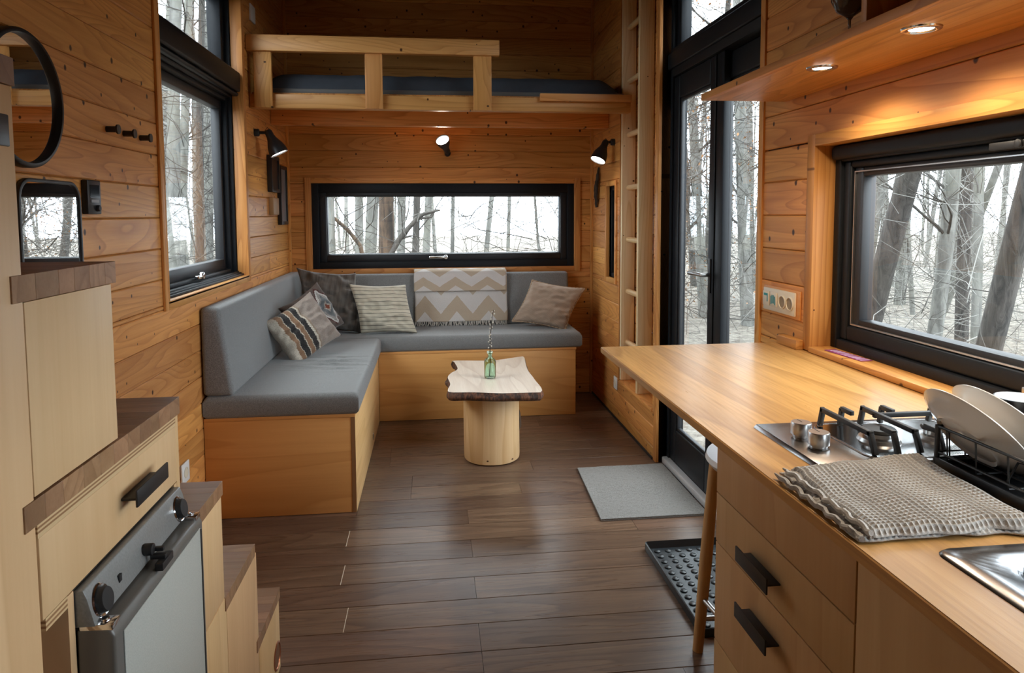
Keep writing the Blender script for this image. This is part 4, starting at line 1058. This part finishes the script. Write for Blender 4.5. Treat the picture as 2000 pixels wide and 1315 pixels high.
cs = thing('patterned_card', 'purple and white patterned card lying on the kitchen window sill', 'card', (1.175, 1.82, .8935))
cs.rotation_euler = (0, 0, R(4))
obj('sheet', MB().box(-.018, .018, -.075, .085, 0, .0015), violet, cs, local=True)
mb = MB()
for i in range(9): mb.box(-.016+.0008*i, .014, -.07+.017*i, -.064+.017*i, .0016, .0019)
obj('print', mb, violet2, cs, local=True)

# shelf with downlights
SHX0, SHX1, SHY1, SHZ0, SHZ1 = .862, XR-.001, 2.16, 1.660, 1.679
sh = thing('wall_shelf', 'long pine shelf with two recessed lights over the worktop', 'shelf', (1.0, .9, 1.66))
obj('board', MB().box(SHX0+.018, SHX1, -1.0, SHY1, SHZ0, SHZ1), pine_y, sh, bevel=.001)
obj('front_edge', MB().box(SHX0, SHX0+.018, -1.0, SHY1, SHZ0-.001, SHZ1+.001), pine_y, sh, bevel=.0015)
obj('divider', MB().box(SHX0+.004, SHX1, 1.318, 1.336, SHZ1+.001, 2.05), pine_z, sh, bevel=.001)
obj('upper_board', MB().box(SHX0, SHX1, -1.0, 1.336, 2.051, 2.069), pine_y, sh, bevel=.001)
spots = []
for i, (x_, y_) in enumerate(((.967, 1.645), (.958, 1.282), (.955, .92))):
    dl = thing('downlight', ('round recessed light nearest the glass door under the shelf', 'round recessed light above the dish rack under the shelf', 'round recessed light under the shelf out of view')[i], 'downlight', (x_, y_, SHZ0))
    obj('ring', MB().lathe((x_, y_, SHZ0-.0005), [(.0375, .0), (.036, -.003), (.028, -.0045), (.024, -.002), (.0225, -.0005)], 40), chrome, dl, smooth=True)
    obj('bulb', MB().cyl((x_, y_, SHZ0-.0014), .0225, .0008, 'z', 28), led, dl)
    L = bpy.data.lights.new('downlight_spot', 'SPOT'); L.energy = 7.5; L.spot_size = R(150); L.spot_blend = .6; L.color = (1, .83, .62); L.shadow_soft_size = .02
    lo = bpy.data.objects.new('downlight_lamp', L); COL.objects.link(lo); lo.parent = dl; lo.location = (0, 0, -.012)

def wineglass(loc, s_, label):
    o = thing('wine_glass', label, 'glass', loc)
    mb = MB().lathe(loc, [(0, .001), (.034*s_, .001), (.034*s_, .003), (.006*s_, .007), (.0035*s_, .015), (.0035*s_, .058*s_), (.009*s_, .066*s_), (.030*s_, .080*s_), (.043*s_, .106*s_), (.044*s_, .138*s_), (.036*s_, .183*s_), (.0345*s_, .183*s_), (.0422*s_, .138*s_), (.0412*s_, .107*s_), (.028*s_, .0825*s_), (.006*s_, .070*s_), (0, .069*s_)], 36)
    obj('bowl_and_stem', mb, smoke_m, o, smooth=True); return o
wineglass((.945, 1.50, SHZ1+.0015), .92, 'dark wine glass on the shelf, left of the divider')
wineglass((1.035, 1.47, SHZ1+.0015), .86, 'second dark wine glass on the shelf, half hidden at the divider')
wineglass((.95, 1.20, SHZ1+.0015), .90, 'dark wine glass on the shelf, right of the divider')

# ------------------------------------------------------------------ wall lamps
def wall_lamp(label, base, wall_n, J, axis, L_=.145, r_=.052):
    o = thing('wall_lamp', label, 'lamp', base); b = Vector(base); n_ = Vector(wall_n); J = Vector(J); ax = Vector(axis).normalized()
    obj('wall_mount', MB().lathe(b, [(0, 0), (.021, 0), (.021, .020), (.017, .026), (0, .026)], 24, wall_n), black, o, smooth=True)
    obj('arm', MB().tube([b+n_*.02, b+n_*.045, J-n_*.004, J], .0085, 10), black, o, smooth=True)
    h = obj('lamp_shade', MB().lathe(J-ax*.018, [(0, 0), (.016, .002), (.021, .012), (.022, .040), (.028, .060), (.042, .090), (r_*.97, .120), (r_, L_), (r_-.003, L_), (r_-.006, .120), (.038, .092), (.020, .062), (.016, .05), (0, .048)], 36, tuple(ax)), black, o, smooth=True)
    c = J-ax*.018+ax*(L_-.008)
    obj('bulb', MB().cyl(c, r_-.005, .0012, ax, 28), bulb, o)
    mb = MB(); side = ax.cross(Vector((0, 0, 1))).normalized(); mb.tube([J-ax*.012-n_*.015, J-ax*.032+n_*.008, J-ax*.014+n_*.02], .0018, 6); obj('cable', mb, black, o, smooth=True)
    l = bpy.data.lights.new('lamp_spot', 'SPOT'); l.energy = 2.2; l.spot_size = R(100); l.spot_blend = .7; l.color = (1, .82, .62); l.shadow_soft_size = .03
    lo = bpy.data.objects.new('lamp_light', l); COL.objects.link(lo); lo.parent = o; lo.location = (c+ax*.01)-b; lo.rotation_euler = ax.to_track_quat('-Z', 'Y').to_euler()
    return o
wall_lamp('black wall lamp on the left wall above the pictures', (XL, 4.02, 1.758), (1, 0, 0), (-.895, 4.025, 1.758), (.42, .04, -.90))
wall_lamp('black wall lamp on the right wall beside the ladder', (XR, 4.28, 1.748), (-1, 0, 0), (1.088, 4.28, 1.742), (-.42, -.24, -.86), r_=.049)
wall_lamp('black wall lamp over the long window, turned upwards', (.117, YB, 1.722), (0, -1, 0), (.112, YB-.065, 1.735), (-.30, -.72, .62), L_=.125, r_=.048)

# ------------------------------------------------------------------ left wall objects
m2 = thing('wall_mirror', 'small mirror with rounded top corners and black rim above the stairs', 'mirror', (XL, 1.89, 1.27))
mb = MB(); rring(mb, 'x', XL+.0005, XL+.014, rrect(1.743, 2.033, 1.150, 1.392, .052, .02), rrect(1.752, 2.024, 1.160, 1.383, .044, .013)); obj('rim', mb, black, m2, bevel=.002)
obj('glass', MB().prism(rrect(1.7515, 2.0245, 1.1595, 1.3835, .044, .013), 'x', XL+.001, XL+.009), mirror_m, m2)
mr = thing('round_mirror', 'round mirror with thin black rim on the left wall', 'mirror', (XL, 1.782, 1.578))
obj('rim', MB().lathe((XL, 1.782, 1.578), [(.160, .001), (.1625, .004), (.1625, .022), (.159, .026), (.152, .026), (.150, .022), (.150, .010)], 72, (1, 0, 0)), black, mr, smooth=True)
obj('glass', MB().cyl((XL+.001, 1.782, 1.578), .1505, .012, 'x', 72), mirror_m, mr)
for i, (y_, lb) in enumerate(((2.235, 'black coat peg on the left wall, nearest the round mirror'), (2.352, 'black coat peg on the left wall, middle of three'), (2.478, 'black coat peg on the left wall, nearest the tall window'))):
    o = obj('coat_peg', MB().lathe((XL, y_, 1.561), [(0, 0), (.0095, 0), (.0095, .027), (.0145, .031), (.0145, .036), (0, .037)], 20, (1, 0, 0)), black, smooth=True); tag(o, lb, 'coat hook', 'three coat pegs')
cp = thing('control_panel', 'small black heater control panel on the left wall', 'control panel', (XL, 2.10, 1.353))
obj('housing', MB().box(XL, XL+.018, 2.063, 2.141, 1.305, 1.401), black, cp, bevel=.003)
obj('display', MB().box(XL+.018, XL+.019, 2.075, 2.129, 1.352, 1.388), plain('dark_display', (.01, .012, .014), .08), cp)
obj('label_plate', MB().box(XL+.018, XL+.0192, 2.080, 2.124, 1.338, 1.346), plain('grey_label', (.30, .30, .30), .5), cp)
obj('dial', MB().lathe((XL+.018, 2.115, 1.322), [(.0095, 0), (.0090, .006), (.0075, .008), (0, .008)], 20, (1, 0, 0)), rubber, cp, smooth=True)
def sock(label, x_, s_, y0, y1, z0, z1):
    o = thing('wall_socket', label, 'socket', (x_, (y0+y1)/2, (z0+z1)/2)); a, b = sorted((x_+s_*.0007, x_+s_*.009))
    obj('plate', MB().box(a, b, y0, y1, z0, z1), white_pl, o, bevel=.003); cyy, czz = (y0+y1)/2, (z0+z1)/2
    obj('recess', MB().lathe((x_+s_*.009, cyy, czz), [(.022, 0), (.022, .0012), (.019, .0015), (.0185, .0003), (0, .0003)], 24, (s_, 0, 0)), cream_pl, o, smooth=True); return o
sock('white socket low on the left wall between stairs and sofa', XL, 1, 2.715, 2.795, .262, .342)
sock('white socket low on the right wall beyond the ladder', XR, -1, 4.165, 4.235, .195, .272)
def picture(label, y0, y1, z0, z1, th, art):
    o = thing('picture_frame', label, 'picture', (XL, (y0+y1)/2, (z0+z1)/2)); ring(mb := MB(), 'x', XL+.001, XL+th, y0, y1, z0, z1, .022); obj('frame', mb, frame_black, o, bevel=.002)
    obj('picture', MB().box(XL+.001, XL+th-.008, y0+.02, y1-.02, z0+.02, z1-.02), art, o); return o
picture('black picture frame on the left wall right under the lamp', 4.285, 4.50, 1.440, 1.66, .030, frame_black)
picture('tall black frame on the left wall nearest the corner', 4.545, 4.745, 1.238, 1.615, .026, art2)
o = obj('wooden_box', MB().box(XL, XL+.028, 4.312, 4.462, 1.302, 1.406), brass_m, bevel=.004); tag(o, 'small brown wooden wall box between the two black frames', 'box')
# dried branch hanging on the right wall near the corner
hg = thing('hanging_driftwood', 'dark dried wreath branch hanging by the far right corner', 'decoration', (XR, 4.70, 1.48))
mb = MB()
for k_ in range(7):
    pts = []
    for i in range(12):
        a = i/11; pts.append((XR-.012-.010*math.sin(a*PI)+random.uniform(-.004, .004), 4.70+.040*math.cos(a*PI*.9+k_*.2)-.02+random.uniform(-.008, .008), 1.345+.27*a))
    mb.tube(pts, [.004+.005*math.sin(PI*i/11) for i in range(12)], 6)
obj('branch', mb, dry_m, hg, smooth=True)

# ------------------------------------------------------------------ outside
gz = -.68
gd = obj('forest_ground', MB().grid(60, 60, lambda u, v: (-60+120*u, -60+120*v, gz+.35*mnoise.noise(Vector((u*14, v*14, 0)))*min(1, max(0, (math.hypot(-60+120*u, -58+120*v)-5)/8)))), ground_m, smooth=True)
gd['kind'] = 'stuff'; gd['label'] = 'forest floor of pale dead leaves outside'; gd['category'] = 'ground'
def trunk_mb(lo, hi, r_, seed, z1=6.5, n_=10):
    mb = MB(); pts = []; rs = []; m = 16
    for i in range(m+1):
        a = i/m; w_ = .03+.12*a*(1-a)*2; z = gz-.1+(z1-gz+.1)*a
        pts.append((lo[0]+(hi[0]-lo[0])*a+w_*r_*6*mnoise.noise(Vector((a*3, seed, 0))), lo[1]+(hi[1]-lo[1])*a+w_*r_*6*mnoise.noise(Vector((a*3, seed, 9))), z)); rs.append(r_*(1.08-.35*a)*(1+.04*mnoise.noise(Vector((a*9, seed, 4)))))
    mb.tube(pts, rs, n_); return mb, pts
def branch(mb, p, d, L_, r_, depth, rng):
    n_ = 6; pts = [p]; q = Vector(p); d = Vector(d).normalized()
    for i in range(n_):
        d = (d+Vector((rng.uniform(-.22, .22), rng.uniform(-.22, .22), rng.uniform(-.12, .2)))).normalized(); q = q+d*(L_/n_); pts.append(q.copy())
    mb.tube(pts, [max(.0015, r_*(1-.8*i/n_)) for i in range(n_+1)], 4 if r_ < .012 else 6, cap=False)
    if depth > 0:
        for k_ in range(3 if depth > 1 else 4):
            i = rng.randint(1, n_-1); dd_ = (d+Vector((rng.uniform(-1, 1), rng.uniform(-1, 1), rng.uniform(-.4, .8)))).normalized()
            branch(mb, pts[i], dd_, L_*rng.uniform(.45, .7), r_*.5, depth-1, rng)
TREES = [
 ('bw', (-1.27, 9.0), (-1.25, 9.0), .042, 'g', 'pale greenish trunk at left edge of the long window'),
 ('bw', (-1.37, 13.), (-1.23, 13.), .080, 'g', 'grey trunk seen second from left in the long window'),
 ('bw', (-.98, 10.), (-.56, 10.), .087, 'g', 'grey-green trunk just left of the dark trunk in the long window'),
 ('bw', (-.55, 8.0), (-.43, 8.0), .090, 'b', 'dark brown ridged trunk, the darkest in the long window'),
 ('bw', (-.69, 15.), (-.50, 15.), .088, 'g', 'pale grey trunk just right of the dark trunk in the long window'),
 ('bw', (-.29, 9.5), (.03, 9.5), .050, 'd', 'narrow trunk behind the broken branch in the long window'),
 ('bw', (-.18, 12.), (.22, 12.), .066, 'g', 'pale straight trunk beside the broken branch tip in the long window'), ('bw', (.27, 11.), (.49, 11.), .032, 'g', 'thin bent sapling near the middle of the long window'),
 ('bw', (.63, 10.), (1.41, 10.), .037, 'g', 'thin leaning trunk right of centre in the long window'), ('bw', (1.16, 11.), (1.41, 11.), .029, 'g', 'thin sapling between the leaning one and the right edge'), ('bw', (2.27, 14.), (1.75, 14.), .026, 'g', 'thinnest sapling at far right in the long window'),
 ('kw', (4.5, 6.93), (4.5, 4.49), .107, 'd', 'thick dark trunk leaning at left in the kitchen window'),
 ('kw', (6.5, 9.97), (6.5, 8.51), .091, 'g', 'pale grey trunk at left edge of the kitchen window'),
 ('kw', (5.2, 6.69), (5.2, 5.87), .071, 'g', 'smooth pale trunk in the middle of the kitchen window'),
 ('kw', (7.0, 8.36), (7.0, 8.47), .081, 'd', 'rough upright trunk right of the pale one in the kitchen window'),
 ('kw', (3.9, 4.71), (3.9, 2.79), .080, 'd', 'dark leaning trunk at right edge of the kitchen window'),
 ('kw', (6.0, 6.96), (6.0, 7.16), .050, 'g', 'slim pale trunk between the rough and the right leaning trunk'), ('kw', (8.0, 10.19), (8.0, 7.06), .052, 'g', 'thin sloping tree high at right in the kitchen window'), ('kw', (9.0, 11.96), (9.0, 13.01), .044, 'g', 'thin distant tree beside the dark leaning trunk in kitchen window'),
 ('door', (5.0, 12.2), (5.0, 13.56), .097, 'g', 'curved grey trunk behind the far door leaf'), ('door', (7.0, 17.79), (7.0, 19.45), .097, 'd', 'rough brown trunk low behind the far door leaf'),
 ('door', (5.5, 11.47), (5.5, 12.35), .109, 'g', 'straight grey trunk behind the near door leaf'), ('door', (8.0, 16.5), (8.0, 17.04), .090, 'g', 'distant grey trunk at right of the near door leaf'), ('door', (6.0, 14.77), (6.0, 13.51), .07, 'd', 'slim dark trunk seen low through the far door leaf'),
 ('lw', (-3.2, 8.69), (-3.2, 9.94), .083, 'g', 'nearest mossy trunk in the tall left window'), ('lw', (-3.6, 10.17), (-3.6, 11.56), .067, 'g', 'second mossy trunk in the tall left window'),
 ('lw', (-4.2, 12.97), (-4.2, 13.92), .070, 'd', 'dark third trunk from left in the tall left window'), ('lw', (-5.0, 16.18), (-5.0, 17.17), .07, 'g', 'slim grey trunk at right side of the lower left window'), ('lw', (-5.5, 14.56), (-5.5, 15.99), .076, 'g', 'grey trunk at left in the upper left window'),
 ('lw', (-4.8, 14.81), (-4.8, 15.15), .063, 'g', 'grey trunk in the middle of the upper left window'), ('lw', (-7.0, 22.33), (-7.0, 23.51), .08, 'g', 'most distant slim trunk at right in the tall left window')]
GN = {'bw': ('bare grey tree further back behind the long window', 'trees behind the long window'), 'kw': ('bare grey tree further back behind the kitchen window', 'trees behind the kitchen window'),
      'door': ('bare grey tree further back behind the glass door', 'trees behind the glass door'), 'lw': ('bare grey tree further back behind the tall left window', 'trees behind the left window')}
BM = {'g': bark_grey, 'd': bark_dark, 'b': bark_brown}
for i, (w_, lo, hi, r_, bk_, lab) in enumerate(TREES):
    far = math.hypot(*lo); rng = random.Random(100+i)
    o = thing('bare_tree', lab or GN[w_][0], 'tree', (lo[0], lo[1], gz), GN[w_][1])
    mb, pts = trunk_mb(lo, hi, r_, i*3.7); obj('trunk', mb, BM[bk_], o, smooth=True)
    mb = MB()
    for k_ in range(7):
        p = pts[rng.randint(4, 15)]; a = rng.uniform(0, 2*PI); branch(mb, p, (math.cos(a), math.sin(a), rng.uniform(.2, .9)), rng.uniform(1.0, 2.4), r_*.22, 2, rng)
    obj('branches', mb, twig_m if i % 2 else twig_pale, o)
# broken branch behind the long window
mb = MB().tube([(-.50, 7.95, .80), (-.36, 7.95, 1.03), (-.17, 7.95, 1.25), (-.08, 7.95, 1.31), (.10, 7.95, 1.35)], [.035, .030, .026, .022, .010], 8); mb.tube([(-.17, 7.95, 1.25), (.0, 7.95, 1.27), (.06, 7.95, 1.36)], [.02, .014, .006], 6); mb.tube([(-.36, 7.95, 1.03), (-.22, 7.95, 1.06), (-.12, 7.95, 1.04)], [.018, .010, .004], 6)
mb.tube([(-.50, 7.95, .80), (-.75, 7.95, .35), (-1.0, 7.95, -.75)], [.035, .04, .045], 8)
o = obj('broken_branch', mb, bark_dark, smooth=True); tag(o, 'dark broken branch sloping across the middle of the long window', 'branch')
mb = MB().tube([(-1.45, 9.2, 1.42), (-1.30, 9.2, 1.30), (-1.08, 9.2, 1.10), (-.93, 9.2, .90), (-.6, 9.2, -.7)], [.010, .022, .026, .028, .03], 8)
o = obj('fallen_branch', mb, bark_brown, smooth=True); tag(o, 'brown fallen branch sloping down at left in the long window', 'branch')

# thickets of thin twigs and far trunks : nobody could count them
def thicket(name, label, n_, box, seed, mat, rr=(.003, .010), up_=.55, L0=(.8, 2.6), avoid=None):
    rng = random.Random(seed); mb = MB()
    for _ in range(n_):
        p = Vector((rng.uniform(box[0], box[1]), rng.uniform(box[2], box[3]), rng.uniform(box[4], box[5])))
        d = Vector((rng.uniform(-1, 1), rng.uniform(-1, 1), rng.uniform(-.3, 1)*up_*2)).normalized(); L_ = rng.uniform(*L0); m = 6; pts = [p]
        for i in range(m):
            d = (d+Vector((rng.uniform(-.55, .55), rng.uniform(-.55, .55), rng.uniform(-.35, .4)))).normalized(); p = p+d*(L_/m); pts.append(p)
        r_ = rng.uniform(*rr); mb.tube(pts, [r_*(1-.7*i/m) for i in range(m+1)], 3, cap=False)
        if rng.random() < .6:
            q = pts[rng.randint(2, 4)]; d2 = (d+Vector((rng.uniform(-1, 1), rng.uniform(-1, 1), rng.uniform(-.5, 1)))).normalized(); p2 = [q]
            for i in range(4): d2 = (d2+Vector((rng.uniform(-.3, .3), rng.uniform(-.3, .3), rng.uniform(-.2, .3)))).normalized(); q = q+d2*(L_*.12); p2.append(q)
            mb.tube(p2, [r_*.5*(1-.15*i) for i in range(5)], 3, cap=False)
    o = obj(name, mb, mat); o['kind'] = 'stuff'; o['label'] = label; o['category'] = 'twigs'; return o
thicket('twig_thicket', 'tangle of fine bare twigs behind the long window', 1000, (-4, 6, 9, 19, -.6, 3.4), 1, twig_m, (.002, .008))
thicket('twig_thicket', 'tangle of fine pale twigs behind the kitchen window', 3200, (5.0, 13, 3.5, 20, -.6, 4.5), 2, twig_pale, (.002, .006), L0=(.6, 1.8))
thicket('twig_thicket', 'tangle of fine dark twigs behind the kitchen window', 1700, (5.0, 14, 4, 20, -.6, 4.5), 3, twig_m, (.002, .007))
thicket('twig_thicket', 'tangle of fine bare twigs behind the glass door', 1500, (3.6, 11, 8, 24, -.6, 6.), 4, twig_m, (.003, .009))
thicket('twig_thicket', 'tangle of fine bare twigs behind the tall left window', 1800, (-11, -2.8, 7, 24, -.6, 8.), 5, twig_m, (.003, .010))
thicket('thin_branches', 'thin bare branches crossing close behind the long window', 240, (-2.2, 3.2, 6.6, 10.5, .0, 2.4), 21, twig_m, (.003, .008))
thicket('thin_branches', 'thin bare branches crossing close behind the kitchen window', 300, (3.6, 7.5, 3.0, 9.5, -.3, 3.2), 22, twig_pale, (.002, .005))
thicket('thin_branches', 'thin bare branches crossing close behind the glass door', 420, (3.4, 6.5, 7.5, 15, -.5, 4.2), 23, twig_m, (.004, .009))
thicket('thin_branches', 'thin bare branches crossing close behind the tall left window', 420, (-5.5, -2.4, 6.5, 14, -.3, 5.), 24, twig_m, (.004, .010))
def far_trunks(label, n_, fn, seed):
    rng = random.Random(seed); mb = MB()
    for _ in range(n_):
        x_, y_ = fn(rng); r_ = rng.uniform(.04, .12); lx, ly = rng.uniform(-.9, .9), rng.uniform(-.9, .9)
        mb.tube([(x_, y_, gz-.3), (x_+lx*.3, y_+ly*.3, 2.), (x_+lx, y_+ly, 8.)], [r_, r_*.85, r_*.5], 6, cap=False)
    o = obj('far_trees', mb, bark_grey); o['kind'] = 'stuff'; o['label'] = label; o['category'] = 'trees'
far_trunks('mass of distant bare trunks behind the far wall', 22, lambda r: (r.uniform(-14, 8), r.uniform(20, 45)), 11)
far_trunks('mass of distant bare trunks to the right of the cabin', 90, lambda r: (r.uniform(9, 34), r.uniform(4, 45)), 12)
far_trunks('mass of distant bare trunks to the left of the cabin', 130, lambda r: (-r.uniform(7, 28), r.uniform(4, 45)), 13)
# dead beech leaves still on the twigs by the door
rng = random.Random(5); mb = MB()
for _ in range(2600):
    c = rng.choice(((4.6, 12.5, 3.2), (5.2, 14., 2.4), (5.5, 13., .2), (5, 11.5, 3.6), (6.0, 15, 1.6)))
    p = Vector((c[0]+rng.gauss(0, .7), c[1]+rng.gauss(0, 1.4), c[2]+rng.gauss(0, .8))); a = Vector((rng.uniform(-1, 1), rng.uniform(-1, 1), rng.uniform(-1, 1))).normalized(); b = a.cross(Vector((.3, .5, .8))).normalized(); s_ = rng.uniform(.015, .035)
    mb.add([tuple(p-a*s_), tuple(p+b*s_*.6), tuple(p+a*s_), tuple(p-b*s_*.6)], [(0, 1, 2, 3)])
o = obj('dead_leaves', mb, leaf_m); o['kind'] = 'stuff'; o['label'] = 'withered orange-brown leaves on twigs behind the glass door'; o['category'] = 'leaves'
